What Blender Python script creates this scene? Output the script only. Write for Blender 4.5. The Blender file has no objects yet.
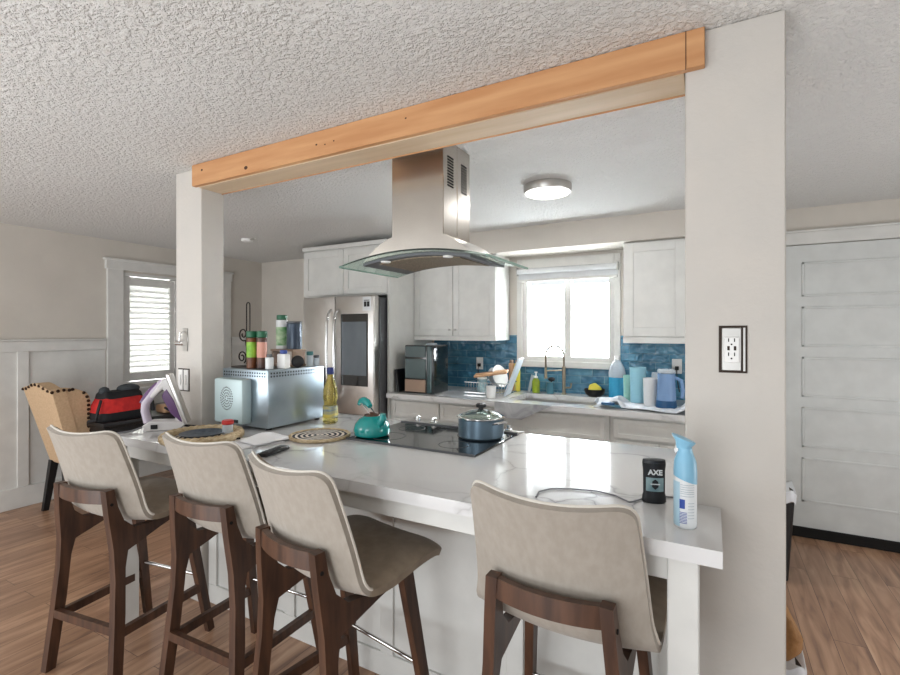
import bpy, bmesh, math, random
from mathutils import Vector, Matrix
random.seed(7)
R = math.radians
S = bpy.context.scene
COL = S.collection

# ------------------------------------------------------------------ camera, world, light, exposure
cd = bpy.data.cameras.new('camera')
cam = bpy.data.objects.new('camera', cd); COL.objects.link(cam)
cd.sensor_width = 36.0; cd.lens = 478.0/900*36
cd.shift_y = -5.5/900
cd.clip_start = 0.02
cam.location = (0, 0, 1.45)
cam.rotation_euler = (R(90), 0, 0.502)
S.camera = cam

W = bpy.data.worlds.new('daylight'); S.world = W; W.use_nodes = True
bg = W.node_tree.nodes['Background']
bg.inputs[0].default_value = (0.94, 0.97, 1.0, 1); bg.inputs[1].default_value = .74

def area(name, loc, rot, sx, sy, power, col=(1, 1, 1)):
    l = bpy.data.lights.new(name, 'AREA'); l.shape = 'RECTANGLE'; l.size = sx; l.size_y = sy
    l.energy = power; l.color = col
    o = bpy.data.objects.new(name, l); COL.objects.link(o); o.location = loc; o.rotation_euler = rot
    return o
area('kitchen_window_daylight', (-1.13, 4.5, 1.5), (R(-112), 0, 0), 0.95, 0.9, 100, (0.90, 0.955, 1))
area('dining_window_daylight', (-5.45, 3.06, 1.4), (0, R(-106), 0), 1.1, 1.2, 150, (0.98, 0.99, 1))
area('rear_ceiling_fill', (-1.6, -1.5, .3), (R(138), 0, R(-8)), 3.4, 1.0, 38, (0.93, 0.97, 1))  # added area light low behind the camera, lifts the ceiling
area('dining_rear_fill', (-4.1, -1.52, 1.35), (R(97), 0, 0), 1.5, 1.5, 26, (0.98, 0.99, 1))  # added unseen fill behind the camera, brightens the dining corner
area('rear_glare_fill', (-.95, -1.56, 1.3), (R(92), 0, 0), 1.3, 1.2, 14, (.97, .985, 1))  # added unseen light behind the camera for glare on tiles and metal
area('kitchen_side_fill', (2.25, 2.5, 1.0), (0, R(112), 0), 1.2, 1.3, 26, (0.93, 0.97, 1))  # added light by the unseen right wall, brightens the kitchen ceiling
S.view_settings.view_transform = 'Standard'
S.view_settings.look = 'None'
S.view_settings.gamma = 1.0
S.view_settings.use_curve_mapping = False
S.view_settings.exposure = 0.54

# ------------------------------------------------------------------ materials
def lin(c):
    return tuple(((v/255)/12.92 if v/255 <= .04045 else ((v/255+.055)/1.055)**2.4) for v in c) + (1,)
M = {}
def mat(name, rgb, rough=.5, metal=0, spec=None, emit=0, trans=0, ior=1.45, coat=0, alpha=1,
        noise=None, bump=None, sheen=0):
    """rgb in sRGB 0..255; noise=(scale, rgb2, (sx,sy,sz)); bump=(scale, strength, distance)"""
    m = bpy.data.materials.new(name); m.use_nodes = True; nt = m.node_tree
    b = nt.nodes['Principled BSDF']
    b.inputs['Base Color'].default_value = lin(rgb)
    b.inputs['Roughness'].default_value = rough; b.inputs['Metallic'].default_value = metal
    if spec is not None: b.inputs['Specular IOR Level'].default_value = spec
    b.inputs['Transmission Weight'].default_value = trans; b.inputs['IOR'].default_value = ior
    b.inputs['Coat Weight'].default_value = coat; b.inputs['Alpha'].default_value = alpha
    b.inputs['Sheen Weight'].default_value = sheen
    if emit:
        b.inputs['Emission Color'].default_value = lin(rgb); b.inputs['Emission Strength'].default_value = emit
    tc = nt.nodes.new('ShaderNodeTexCoord')
    if noise is None: noise = (9.0, tuple(max(0, c*0.965) for c in rgb), (1, 1, 1))
    sc, rgb2, st = noise
    mp = nt.nodes.new('ShaderNodeMapping'); mp.inputs['Scale'].default_value = st
    nt.links.new(tc.outputs['Object'], mp.inputs[0])
    n = nt.nodes.new('ShaderNodeTexNoise'); n.inputs['Scale'].default_value = sc; n.inputs['Detail'].default_value = 5
    nt.links.new(mp.outputs[0], n.inputs[0])
    r = nt.nodes.new('ShaderNodeValToRGB')
    r.color_ramp.elements[0].position = .36; r.color_ramp.elements[1].position = .66
    r.color_ramp.elements[0].color = lin(rgb2); r.color_ramp.elements[1].color = lin(rgb)
    nt.links.new(n.outputs[0], r.inputs[0]); nt.links.new(r.outputs[0], b.inputs['Base Color'])
    if bump:
        n2 = nt.nodes.new('ShaderNodeTexNoise'); n2.inputs['Scale'].default_value = bump[0]; n2.inputs['Detail'].default_value = 4
        nt.links.new(tc.outputs['Object'], n2.inputs[0])
        bp = nt.nodes.new('ShaderNodeBump'); bp.inputs['Strength'].default_value = bump[1]; bp.inputs['Distance'].default_value = bump[2]
        nt.links.new(n2.outputs[0], bp.inputs['Height']); nt.links.new(bp.outputs[0], b.inputs['Normal'])
    M[name] = m
    return m

mat('wall', (205, 199, 190), .85, noise=(3, (199, 193, 184), (1, 1, 1)), bump=(60, .25, .003))
mat('pillar', (194, 190, 184), .8, noise=(5, (198, 193, 186), (1, 1, 1)), bump=(45, .35, .004))
mat('white_paint', (217, 216, 212), .45)
mat('cabinet', (215, 215, 211), .4)
mat('door_paint', (208, 210, 208), .4)
mat('cabinet_dark', (150, 148, 142), .5)
mat('beam', (202, 154, 109), .6, noise=(2.5, (184, 132, 88), (.8, 8, 9)), bump=(30, .15, .002))
mat('knot', (70, 42, 25), .7)
mat('lit_beam_wood', (208, 186, 158), .6, noise=(2.5, (196, 172, 142), (.8, 8, 9)))  # same wood as the beam, with light on its underside put into the colour
mat('filler', (214, 204, 190), .6)
mat('steel', (212, 210, 207), .3, 1, noise=(8, (205, 202, 198), (1, 1, 1)))
mat('steel_warm', (196, 190, 182), .26, 1, noise=(8, (190, 184, 176), (1, 1, 1)))
mat('steel_dark', (96, 98, 101), .45, .3)
mat('galv', (176, 188, 196), .3, .85, noise=(3, (152, 166, 176), (1, 1, 1.5)))
mat('galv_light', (190, 208, 210), .45, .3)
mat('chrome', (225, 225, 225), .1, 1)
mat('brass', (160, 148, 128), .35, 1)
mat('spring', (112, 100, 84), .6, .2)
mat('black_glass', (14, 15, 17), .06, 0, coat=.6)
mat('screen', (112, 122, 130), .08, 0, coat=.5, noise=(3, (88, 98, 106), (1, 1, .4)))  # grey-blue reflection on the display is put into the base colour
mat('black', (22, 22, 24), .45)
mat('black_soft', (30, 31, 34), .75)
mat('dark_hole', (18, 16, 15), .9)
mat('walnut', (88, 60, 44), .38, noise=(5, (60, 40, 30), (6, 6, .7)))
mat('linen', (161, 153, 143), .95, noise=(50, (153, 145, 134), (1, 1, .5)), bump=(300, .3, .0015), sheen=.2)
mat('taupe', (142, 126, 106), .9, noise=(24, (128, 112, 93), (1, 1, 1)), bump=(200, .25, .001), sheen=.3)
mat('piping', (206, 200, 190), .8)
mat('tan_linen', (205, 176, 142), .9, noise=(70, (193, 163, 130), (1, 1, 1)), bump=(200, .3, .001))
mat('nail', (62, 46, 34), .35, .8)
mat('ebony', (26, 25, 27), .35, noise=(10, (20, 19, 20), (1, 1, 1)))
mat('red_cloth', (214, 48, 44), .8, noise=(14, (176, 34, 34), (1, 1, 1)), bump=(40, .4, .006))
mat('charcoal_cloth', (60, 66, 70), .85, bump=(50, .4, .004))
mat('teal_enamel', (24, 152, 150), .12, 0, coat=.7)
mat('pot_enamel', (104, 126, 142), .3, .55)
mat('glass', (235, 245, 240), .02, trans=1, ior=1.45)
mat('glass_green', (226, 242, 234), .03, trans=.95, ior=1.15, noise=(4, (222, 240, 231), (1, 1, 1)))
mat('glass_edge', (172, 206, 190), .15, trans=.3)
mat('pane', (250, 252, 252), .03, trans=1, ior=1.05)
mat('filter', (150, 136, 116), .5, .4, noise=(120, (104, 92, 76), (1, 1, 1)))
mat('woven', (208, 190, 158), .9, noise=(40, (170, 148, 114), (1, 1, 3)), bump=(90, .9, .008))
mat('paper', (240, 241, 243), .7)
mat('purple', (98, 66, 110), .3)
mat('lilac', (196, 186, 200), .35)
mat('iron_white', (214, 211, 210), .35)
mat('red_plastic', (196, 48, 44), .4)
mat('spice_amber', (112, 66, 36), .4, noise=(16, (80, 44, 26), (1, 1, 1)))
mat('spice_dark', (58, 38, 34), .4, noise=(20, (100, 70, 58), (1, 1, 1)))
mat('green_cap', (26, 92, 62), .4)
mat('lime_label', (146, 190, 66), .5, noise=(26, (104, 156, 44), (1, 1, 1)))
mat('pink_label', (206, 150, 132), .5)
mat('white_plastic', (236, 236, 234), .35)
mat('milky', (234, 236, 236), .3, trans=.15)
mat('blue_cap', (52, 76, 150), .4)
mat('navy_tin', (46, 58, 74), .35, .3, noise=(14, (84, 96, 108), (3, 3, .4)))
mat('copper_band', (150, 126, 108), .45, .3)
mat('green_label', (66, 142, 74), .5, noise=(20, (196, 214, 180), (1, 1, 1)))
mat('teal_cap', (46, 104, 104), .4)
mat('leaf_label', (122, 142, 84), .5, noise=(16, (206, 206, 178), (1, 1, 1)))
mat('oil', (238, 222, 130), .08, trans=.85, ior=1.4)
mat('navy', (28, 44, 110), .4)
mat('label_blue', (46, 110, 160), .5, noise=(10, (226, 206, 96), (1, 1, 3)))
mat('sky_blue', (134, 188, 216), .35)
mat('sky_blue_pale', (176, 208, 224), .4)
mat('label_white', (226, 230, 232), .45)
mat('ink_grey', (150, 166, 178), .6)
mat('ink_blue', (40, 72, 160), .5)
mat('deo_black', (26, 30, 36), .35)
mat('deo_label', (150, 176, 180), .4, noise=(30, (112, 142, 150), (1, 1, 1)))
mat('ice_dark', (20, 30, 33), .15, coat=.5)
mat('ice_glass', (52, 76, 78), .1, coat=.4)
mat('lime_soap', (190, 214, 70), .15, trans=.5)
mat('teal_plastic', (62, 112, 130), .3)
mat('sponge', (236, 222, 90), .9, bump=(80, .6, .004))
mat('blue_liquid', (64, 178, 226), .1, trans=.2)
mat('clear_plastic', (226, 236, 244), .1, trans=.45, ior=1.2)
mat('mint', (150, 200, 190), .4)
mat('aqua', (150, 200, 216), .4)
mat('pitcher_blue', (150, 184, 226), .12, trans=.35, ior=1.2)
mat('towel', (226, 228, 232), .95, noise=(26, (206, 214, 224), (1, 1, 1)), bump=(120, .8, .008))
mat('dark_blue', (28, 78, 120), .4)
mat('bread', (196, 156, 120), .6)
mat('pale_board', (206, 216, 224), .35)
mat('lamp_white', (255, 252, 246), .5, emit=1.6)
mat('nickel', (186, 184, 180), .35, .9)
mat('blind', (214, 216, 218), .8)
mat('kraft', (164, 120, 74), .85, noise=(9, (132, 92, 54), (1, 1, 1)), bump=(18, .7, .02))
mat('liner', (220, 222, 226), .3)
mat('rust_gap', (58, 48, 42), .9)
mat('louver', (242, 242, 240), .5)
_n = M['louver'].node_tree; _b = _n.nodes['Principled BSDF']; _t = _n.nodes.new('ShaderNodeBsdfTranslucent'); _t.inputs[0].default_value = (.92, .92, .9, 1)
_x = _n.nodes.new('ShaderNodeMixShader'); _x.inputs[0].default_value = .3; _n.links.new(_b.outputs[0], _x.inputs[1]); _n.links.new(_t.outputs[0], _x.inputs[2])
_n.links.new(_x.outputs[0], _n.nodes['Material Output'].inputs['Surface'])
mat('cord_dark', (34, 36, 44), .5)
mat('cord_grey', (120, 120, 126), .5)
mat('wrought', (58, 52, 48), .45, .6)

def nodes_of(name):
    m = bpy.data.materials.new(name); m.use_nodes = True; M[name] = m
    return m.node_tree, m.node_tree.nodes, m.node_tree.links, m.node_tree.nodes['Principled BSDF']
def ramp(N, stops):
    r = N.new('ShaderNodeValToRGB'); e = r.color_ramp.elements
    while len(e) < len(stops): e.new(.5)
    for el, (p, c) in zip(e, stops): el.position = p; el.color = c
    return r

# popcorn / knock-down ceiling
nt, N, K, B = nodes_of('ceiling')
tc = N.new('ShaderNodeTexCoord')
a = N.new('ShaderNodeTexNoise'); a.inputs['Scale'].default_value = 62; a.inputs['Detail'].default_value = 4; a.inputs['Roughness'].default_value = .55
b2 = N.new('ShaderNodeTexNoise'); b2.inputs['Scale'].default_value = 120; b2.inputs['Detail'].default_value = 2
K.new(tc.outputs['Object'], a.inputs[0]); K.new(tc.outputs['Object'], b2.inputs[0])
ra = ramp(N, [(.42, (0, 0, 0, 1)), (.60, (1, 1, 1, 1))]); K.new(a.outputs[0], ra.inputs[0])
ad = N.new('ShaderNodeMath'); ad.operation = 'MULTIPLY_ADD'; ad.inputs[1].default_value = .35
K.new(b2.outputs[0], ad.inputs[0]); K.new(ra.outputs[0], ad.inputs[2])
bp = N.new('ShaderNodeBump'); bp.inputs['Strength'].default_value = .75; bp.inputs['Distance'].default_value = .009
K.new(ad.outputs[0], bp.inputs['Height']); K.new(bp.outputs[0], B.inputs['Normal'])
B.inputs['Base Color'].default_value = lin((224, 223, 220)); B.inputs['Roughness'].default_value = .8

# plank floor: planks run in Y
nt, N, K, B = nodes_of('floor')
tc = N.new('ShaderNodeTexCoord')
mp = N.new('ShaderNodeMapping'); mp.inputs['Rotation'].default_value = (0, 0, R(90)); K.new(tc.outputs['Object'], mp.inputs[0])
br = N.new('ShaderNodeTexBrick'); br.inputs['Scale'].default_value = 1; br.inputs['Brick Width'].default_value = 1.2
br.inputs['Row Height'].default_value = .125; br.inputs['Mortar Size'].default_value = .0012; br.offset = .37
br.inputs['Color1'].default_value = (0, 0, 0, 1); br.inputs['Color2'].default_value = (1, 1, 1, 1); br.inputs['Mortar'].default_value = (.0, .0, .0, 1)
K.new(mp.outputs[0], br.inputs[0])
m2 = N.new('ShaderNodeMapping'); m2.inputs['Scale'].default_value = (9, 1.1, 1); K.new(tc.outputs['Object'], m2.inputs[0])
wob = N.new('ShaderNodeVectorMath'); wob.operation = 'MULTIPLY_ADD'; wob.inputs[1].default_value = (3, 7, 0)
K.new(br.outputs['Color'], wob.inputs[0]); K.new(m2.outputs[0], wob.inputs[2])
gn = N.new('ShaderNodeTexNoise'); gn.inputs['Scale'].default_value = 2.2; gn.inputs['Detail'].default_value = 6; gn.inputs['Distortion'].default_value = .9
K.new(wob.outputs[0], gn.inputs[0])
gr = ramp(N, [(.28, lin((124, 92, 73))), (.45, lin((162, 125, 99))), (.62, lin((184, 147, 119))), (.75, lin((196, 161, 133)))])
K.new(gn.outputs[0], gr.inputs[0])
mx = N.new('ShaderNodeMix'); mx.data_type = 'RGBA'; mx.blend_type = 'MULTIPLY'; mx.inputs[0].default_value = 1
pr = ramp(N, [(0, (.78, .76, .75, 1)), (1, (1.0, 1.0, 1.0, 1))]); K.new(br.outputs['Color'], pr.inputs[0])
K.new(gr.outputs[0], mx.inputs[6]); K.new(pr.outputs[0], mx.inputs[7])
mj = N.new('ShaderNodeMix'); mj.data_type = 'RGBA'; mj.inputs[7].default_value = lin((70, 48, 36))
K.new(br.outputs['Fac'], mj.inputs[0]); K.new(mx.outputs[2], mj.inputs[6])
K.new(mj.outputs[2], B.inputs['Base Color']); B.inputs['Roughness'].default_value = .3

# veined white quartz
nt, N, K, B = nodes_of('quartz')
tc = N.new('ShaderNodeTexCoord')
d1 = N.new('ShaderNodeTexNoise'); d1.inputs['Scale'].default_value = 1.6; d1.inputs['Detail'].default_value = 5
K.new(tc.outputs['Object'], d1.inputs[0])
va = N.new('ShaderNodeVectorMath'); va.operation = 'MULTIPLY_ADD'; va.inputs[1].default_value = (.9, .9, .9)
K.new(d1.outputs['Color'], va.inputs[0]); K.new(tc.outputs['Object'], va.inputs[2])
vo = N.new('ShaderNodeTexVoronoi'); vo.feature = 'DISTANCE_TO_EDGE'; vo.inputs['Scale'].default_value = 2.3
K.new(va.outputs[0], vo.inputs[0])
vr = ramp(N, [(0.0, (1, 1, 1, 1)), (.012, (.45, .45, .45, 1)), (.05, (0, 0, 0, 1))]); K.new(vo.outputs[0], vr.inputs[0])
mk = N.new('ShaderNodeTexNoise'); mk.inputs['Scale'].default_value = 1.3; K.new(tc.outputs['Object'], mk.inputs[0])
mr = ramp(N, [(.42, (0, 0, 0, 1)), (.62, (.8, .8, .8, 1))]); K.new(mk.outputs[0], mr.inputs[0])
ml = N.new('ShaderNodeMath'); ml.operation = 'MULTIPLY'; K.new(vr.outputs[0], ml.inputs[0]); K.new(mr.outputs[0], ml.inputs[1])
mx = N.new('ShaderNodeMix'); mx.data_type = 'RGBA'; mx.inputs[6].default_value = lin((212, 212, 212)); mx.inputs[7].default_value = lin((128, 126, 126))
K.new(ml.outputs[0], mx.inputs[0]); K.new(mx.outputs[2], B.inputs['Base Color']); B.inputs['Roughness'].default_value = .1
B.inputs['Coat Weight'].default_value = .3

nt, N, K, B = nodes_of('grey_mottle')
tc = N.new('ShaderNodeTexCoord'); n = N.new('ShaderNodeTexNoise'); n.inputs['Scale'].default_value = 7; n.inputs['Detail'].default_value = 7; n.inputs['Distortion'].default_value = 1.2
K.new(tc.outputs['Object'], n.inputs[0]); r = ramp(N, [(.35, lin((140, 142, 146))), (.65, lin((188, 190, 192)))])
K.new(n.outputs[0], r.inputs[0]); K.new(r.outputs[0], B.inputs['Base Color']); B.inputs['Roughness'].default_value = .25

# glossy hand-made blue subway tile (wall in the XZ plane)
nt, N, K, B = nodes_of('blue_tile')
tc = N.new('ShaderNodeTexCoord'); sp = N.new('ShaderNodeSeparateXYZ'); cb = N.new('ShaderNodeCombineXYZ')
K.new(tc.outputs['Object'], sp.inputs[0]); K.new(sp.outputs[0], cb.inputs[0]); K.new(sp.outputs[2], cb.inputs[1])
br = N.new('ShaderNodeTexBrick'); br.inputs['Scale'].default_value = 1; br.inputs['Brick Width'].default_value = .2; br.inputs['Row Height'].default_value = .067
br.inputs['Mortar Size'].default_value = .0025; br.inputs['Mortar Smooth'].default_value = .3
br.inputs['Color1'].default_value = lin((58, 110, 138)); br.inputs['Color2'].default_value = lin((84, 138, 164)); br.inputs['Mortar'].default_value = lin((120, 156, 172))
K.new(cb.outputs[0], br.inputs[0])
n = N.new('ShaderNodeTexNoise'); n.inputs['Scale'].default_value = 17; n.inputs['Detail'].default_value = 1; K.new(tc.outputs['Object'], n.inputs[0])
n3 = N.new('ShaderNodeTexNoise'); n3.inputs['Scale'].default_value = 9; n3.inputs['Detail'].default_value = 4; K.new(tc.outputs['Object'], n3.inputs[0])
r3 = ramp(N, [(.3, (.75, .8, .85, 1)), (.7, (1.2, 1.15, 1.1, 1))]); K.new(n3.outputs[0], r3.inputs[0])
mx = N.new('ShaderNodeMix'); mx.data_type = 'RGBA'; mx.blend_type = 'MULTIPLY'; mx.inputs[0].default_value = 1
K.new(br.outputs['Color'], mx.inputs[6]); K.new(r3.outputs[0], mx.inputs[7]); K.new(mx.outputs[2], B.inputs['Base Color'])
sb = N.new('ShaderNodeMath'); sb.operation = 'MULTIPLY_ADD'; sb.inputs[1].default_value = -1.0
K.new(br.outputs['Fac'], sb.inputs[0]); K.new(n.outputs[0], sb.inputs[2])
bp = N.new('ShaderNodeBump'); bp.inputs['Strength'].default_value = .9; bp.inputs['Distance'].default_value = .022
K.new(sb.outputs[0], bp.inputs['Height']); K.new(bp.outputs[0], B.inputs['Normal']); B.inputs['Roughness'].default_value = .1

# concentric swirl woven mat (black and white rings around the local origin)
nt, N, K, B = nodes_of('swirl')
tc = N.new('ShaderNodeTexCoord'); wv = N.new('ShaderNodeTexWave'); wv.wave_type = 'RINGS'; wv.rings_direction = 'Z'
wv.inputs['Scale'].default_value = 13; wv.inputs['Distortion'].default_value = 1.6; wv.inputs['Detail Scale'].default_value = 2
K.new(tc.outputs['Object'], wv.inputs[0]); r = ramp(N, [(.45, lin((36, 40, 54))), (.6, lin((222, 214, 200)))])
K.new(wv.outputs[0], r.inputs[0]); K.new(r.outputs[0], B.inputs['Base Color']); B.inputs['Roughness'].default_value = .8

# ------------------------------------------------------------------ mesh helpers
class MB:
    def __init__(s): s.v = []; s.f = []; s.sm = []
    def add(s, vs, fs, smooth=False):
        o = len(s.v); s.v += [tuple(p) for p in vs]
        for f in fs: s.f.append([i+o for i in f]); s.sm.append(smooth)
        return s
    def addbm(s, bm, smooth=False):
        bm.verts.index_update()
        s.add([v.co[:] for v in bm.verts], [[v.index for v in f.verts] for f in bm.faces], smooth); bm.free(); return s
    def box(s, a, b, bev=0, seg=2, mtx=None):
        bm = bmesh.new(); bmesh.ops.create_cube(bm, size=1)
        for v in bm.verts: v.co = Vector([a[i]+(b[i]-a[i])*(v.co[i]+.5) for i in range(3)])
        if bev: bmesh.ops.bevel(bm, geom=bm.edges[:], offset=bev, segments=seg, affect='EDGES', profile=.5)
        if mtx: bm.transform(mtx)
        return s.addbm(bm, bool(bev))
    def prism(s, pts, axis, a, b, bev=0):
        """polygon pts extruded along axis from a to b; pts are the two other coordinates in order"""
        i = 'xyz'.index(axis); o = [k for k in range(3) if k != i]
        def P(p, t):
            c = [0, 0, 0]; c[i] = t; c[o[0]] = p[0]; c[o[1]] = p[1]; return c
        n = len(pts); bm = bmesh.new()
        va = [bm.verts.new(P(p, a)) for p in pts]; vb = [bm.verts.new(P(p, b)) for p in pts]
        bm.faces.new(va); bm.faces.new(vb[::-1])
        for k in range(n): bm.faces.new([va[k], vb[k], vb[(k+1) % n], va[(k+1) % n]])
        bmesh.ops.recalc_face_normals(bm, faces=bm.faces[:])
        if bev: bmesh.ops.bevel(bm, geom=bm.edges[:], offset=bev, segments=1, affect='EDGES')
        return s.addbm(bm)
    def lathe(s, prof, c=(0, 0, 0), n=28, sx=1, sy=1, mtx=None):
        vs = []; fs = []
        for r, z in prof:
            for k in range(n):
                t = 2*math.pi*k/n; p = Vector((r*sx*math.cos(t), r*sy*math.sin(t), z))
                if mtx: p = mtx @ p
                vs.append((p.x+c[0], p.y+c[1], p.z+c[2]))
        for j in range(len(prof)-1):
            for k in range(n):
                fs.append([j*n+k, j*n+(k+1) % n, (j+1)*n+(k+1) % n, (j+1)*n+k])
        closed = prof[0] == prof[-1]
        if prof[0][0] > 1e-6 and not closed: fs.append(list(range(n))[::-1])
        if prof[-1][0] > 1e-6 and not closed: fs.append([(len(prof)-1)*n+k for k in range(n)])
        return s.add(vs, fs, True)
    def tube(s, pts, r, n=8, closed=False):
        pts = [Vector(p) for p in pts]; m = len(pts); vs = []; fs = []
        ref = None
        for i, p in enumerate(pts):
            if closed: t = (pts[(i+1) % m]-pts[i-1]).normalized()
            else: t = (pts[min(i+1, m-1)]-pts[max(i-1, 0)]).normalized()
            if ref is None:
                ref = Vector((0, 0, 1)) if abs(t.z) < .9 else Vector((1, 0, 0))
            a = (ref - t*ref.dot(t)).normalized(); b = t.cross(a); ref = a
            rr = r[i] if isinstance(r, (list, tuple)) else r
            for k in range(n):
                w = 2*math.pi*k/n; vs.append(p+a*rr*math.cos(w)+b*rr*math.sin(w))
        for i in range(m if closed else m-1):
            for k in range(n):
                j = (i+1) % m
                fs.append([i*n+k, i*n+(k+1) % n, j*n+(k+1) % n, j*n+k])
        if not closed: fs += [list(range(n))[::-1], [(m-1)*n+k for k in range(n)]]
        return s.add(vs, fs, True)
    def bar(s, p0, p1, w0, d0, w1=None, d1=None, side=(1, 0, 0)):
        """tapered rectangular bar from p0 to p1: w along side, d across"""
        p0 = Vector(p0); p1 = Vector(p1); t = (p1-p0).normalized(); a = Vector(side); a = (a-t*a.dot(t)).normalized(); b = t.cross(a)
        w1 = w0 if w1 is None else w1; d1 = d0 if d1 is None else d1
        vs = [p+a*x*w/2+b*y*d/2 for p, w, d in ((p0, w0, d0), (p1, w1, d1)) for x, y in ((-1, -1), (1, -1), (1, 1), (-1, 1))]
        return s.add(vs, [[3, 2, 1, 0], [4, 5, 6, 7]]+[[k, (k+1) % 4, 4+(k+1) % 4, 4+k] for k in range(4)])
    def sphere(s, c, r, sc=(1, 1, 1), n=16):
        bm = bmesh.new(); bmesh.ops.create_uvsphere(bm, u_segments=n, v_segments=n//2+2, radius=r)
        for v in bm.verts: v.co = Vector((v.co.x*sc[0]+c[0], v.co.y*sc[1]+c[1], v.co.z*sc[2]+c[2]))
        return s.addbm(bm, True)
    def grid(s, P, smooth=True, wrap=False):
        r = len(P); c = len(P[0]); vs = [p for row in P for p in row]
        fs = [[i*c+j, i*c+(j+1) % c, (i+1)*c+(j+1) % c, (i+1)*c+j] for i in range(r-1) for j in range(c if wrap else c-1)]
        return s.add(vs, fs, smooth)
    def build(s, name, m, parent=None, loc=None, rot=None, recalc=True, angle=40):
        me = bpy.data.meshes.new(name); me.from_pydata(s.v, [], s.f)
        me.polygons.foreach_set('use_smooth', s.sm)
        if recalc:
            bm = bmesh.new(); bm.from_mesh(me); bmesh.ops.recalc_face_normals(bm, faces=bm.faces[:]); bm.to_mesh(me); bm.free()
        me.set_sharp_from_angle(angle=R(angle)); me.update()
        o = bpy.data.objects.new(name, me); COL.objects.link(o)
        me.materials.append(M[m] if isinstance(m, str) else m)
        if parent: o.parent = parent
        if loc: o.location = loc
        if rot: o.rotation_euler = rot
        return o
def empty(name, loc, rz=0):
    o = bpy.data.objects.new(name, None); COL.objects.link(o); o.location = loc; o.rotation_euler = (0, 0, rz)
    o.empty_display_size = .05; return o
def tag(o, label, cat, group=None):
    o['label'] = label; o['category'] = cat
    if group: o['group'] = group
    return o
def thing(name, label, cat, loc=(0, 0, 0), rz=0, group=None): return tag(empty(name, loc, rz), label, cat, group)
def struct(name, mb, m):
    o = mb.build(name, m); o['kind'] = 'structure'; return o
def solid(o, t, off=-1):
    md = o.modifiers.new('thick', 'SOLIDIFY'); md.thickness = t; md.offset = off; return o
def text_obj(name, body, size, m, parent, loc, rot, bold=0):
    c = bpy.data.curves.new(name, 'FONT'); c.body = body; c.size = size; c.align_x = 'CENTER'; c.align_y = 'CENTER'; c.extrude = .0004; c.offset = bold
    t = bpy.data.objects.new(name+'_tmp', c); COL.objects.link(t)
    dg = bpy.context.evaluated_depsgraph_get(); me = bpy.data.meshes.new_from_object(t.evaluated_get(dg))
    bpy.data.objects.remove(t); me.materials.clear(); me.materials.append(M[m])
    o = bpy.data.objects.new(name, me); COL.objects.link(o); o.parent = parent; o.location = loc; o.rotation_euler = rot
    return o
def arc(c, r, a0, a1, n, ax=(1, 0, 0), ay=(0, 0, 1)):
    c = Vector(c); ax = Vector(ax); ay = Vector(ay)
    return [c+ax*r*math.cos(R(a0+(a1-a0)*k/n))+ay*r*math.sin(R(a0+(a1-a0)*k/n)) for k in range(n+1)]
def copy_tree(o):
    c = o.copy(); COL.objects.link(c)
    for ch in o.children:
        d = ch.copy(); COL.objects.link(d); d.parent = c
        for g in ch.children:
            e = g.copy(); COL.objects.link(e); e.parent = d
    return c

# ------------------------------------------------------------------ the room
H = 2.33; XL = -5.03; YB = 4.18; XR = 2.3; YF = -1.6
struct('floor', MB().box((XL-.12, YF, -.1), (XR+.12, YB+.12, 0)), 'floor')
struct('ceiling', MB().box((XL-.12, YF, H), (XR+.12, YB+.12, H+.1)), 'ceiling')
# left wall with the wide window opening (y 2.56..3.56, z 0.97..2.0)
w = MB(); wy0, wy1, wz0, wz1 = 2.54, 3.58, .93, 2.03
w.box((XL-.12, YF, 0), (XL, wy0, H)); w.box((XL-.12, wy1, 0), (XL, YB+.12, H))
w.box((XL-.12, wy0, 0), (XL, wy1, wz0)); w.box((XL-.12, wy0, wz1), (XL, wy1, H))
struct('wall_left', w, 'wall')
kx0, kx1, kz0, kz1 = -1.53, -.72, 1.19, 2.02
dx0, dx1, dz1 = .36, 1.5, 2.07
w = MB(); w.box((XL, YB, 0), (kx0, YB+.12, H)); w.box((kx0, YB, 0), (kx1, YB+.12, kz0)); w.box((kx0, YB, kz1), (kx1, YB+.12, H))
w.box((kx1, YB, 0), (dx0, YB+.12, H)); w.box((dx0, YB, dz1), (dx1, YB+.12, H)); w.box((dx1, YB, 0), (XR, YB+.12, H))
struct('wall_back', w, 'wall')
struct('wall_right', MB().box((XR, YF, 0), (XR+.12, YB+.12, H)), 'wall')
struct('wall_soffit', MB().box((-2.506, 3.80, 2.135), (.18, YB, H)), 'wall')
# square posts that carry the beam
struct('wall_pillar_left', MB().box((-2.617, 1.598, 0), (-2.389, 1.732, H), .004, 1), 'pillar')
struct('wall_pillar_right', MB().box((-.071, 1.578, 0), (.176, 1.73, H), .004, 1), 'pillar')
struct('wall_backsplash', MB().box((-2.47, YB-.012, .905), (kx0-.05, YB, 1.42)).box((kx0-.05, YB-.012, .905), (kx1+.05, YB, 1.135)).box((kx1+.05, YB-.012, .905), (.18, YB, 1.42)), 'blue_tile')

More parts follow.
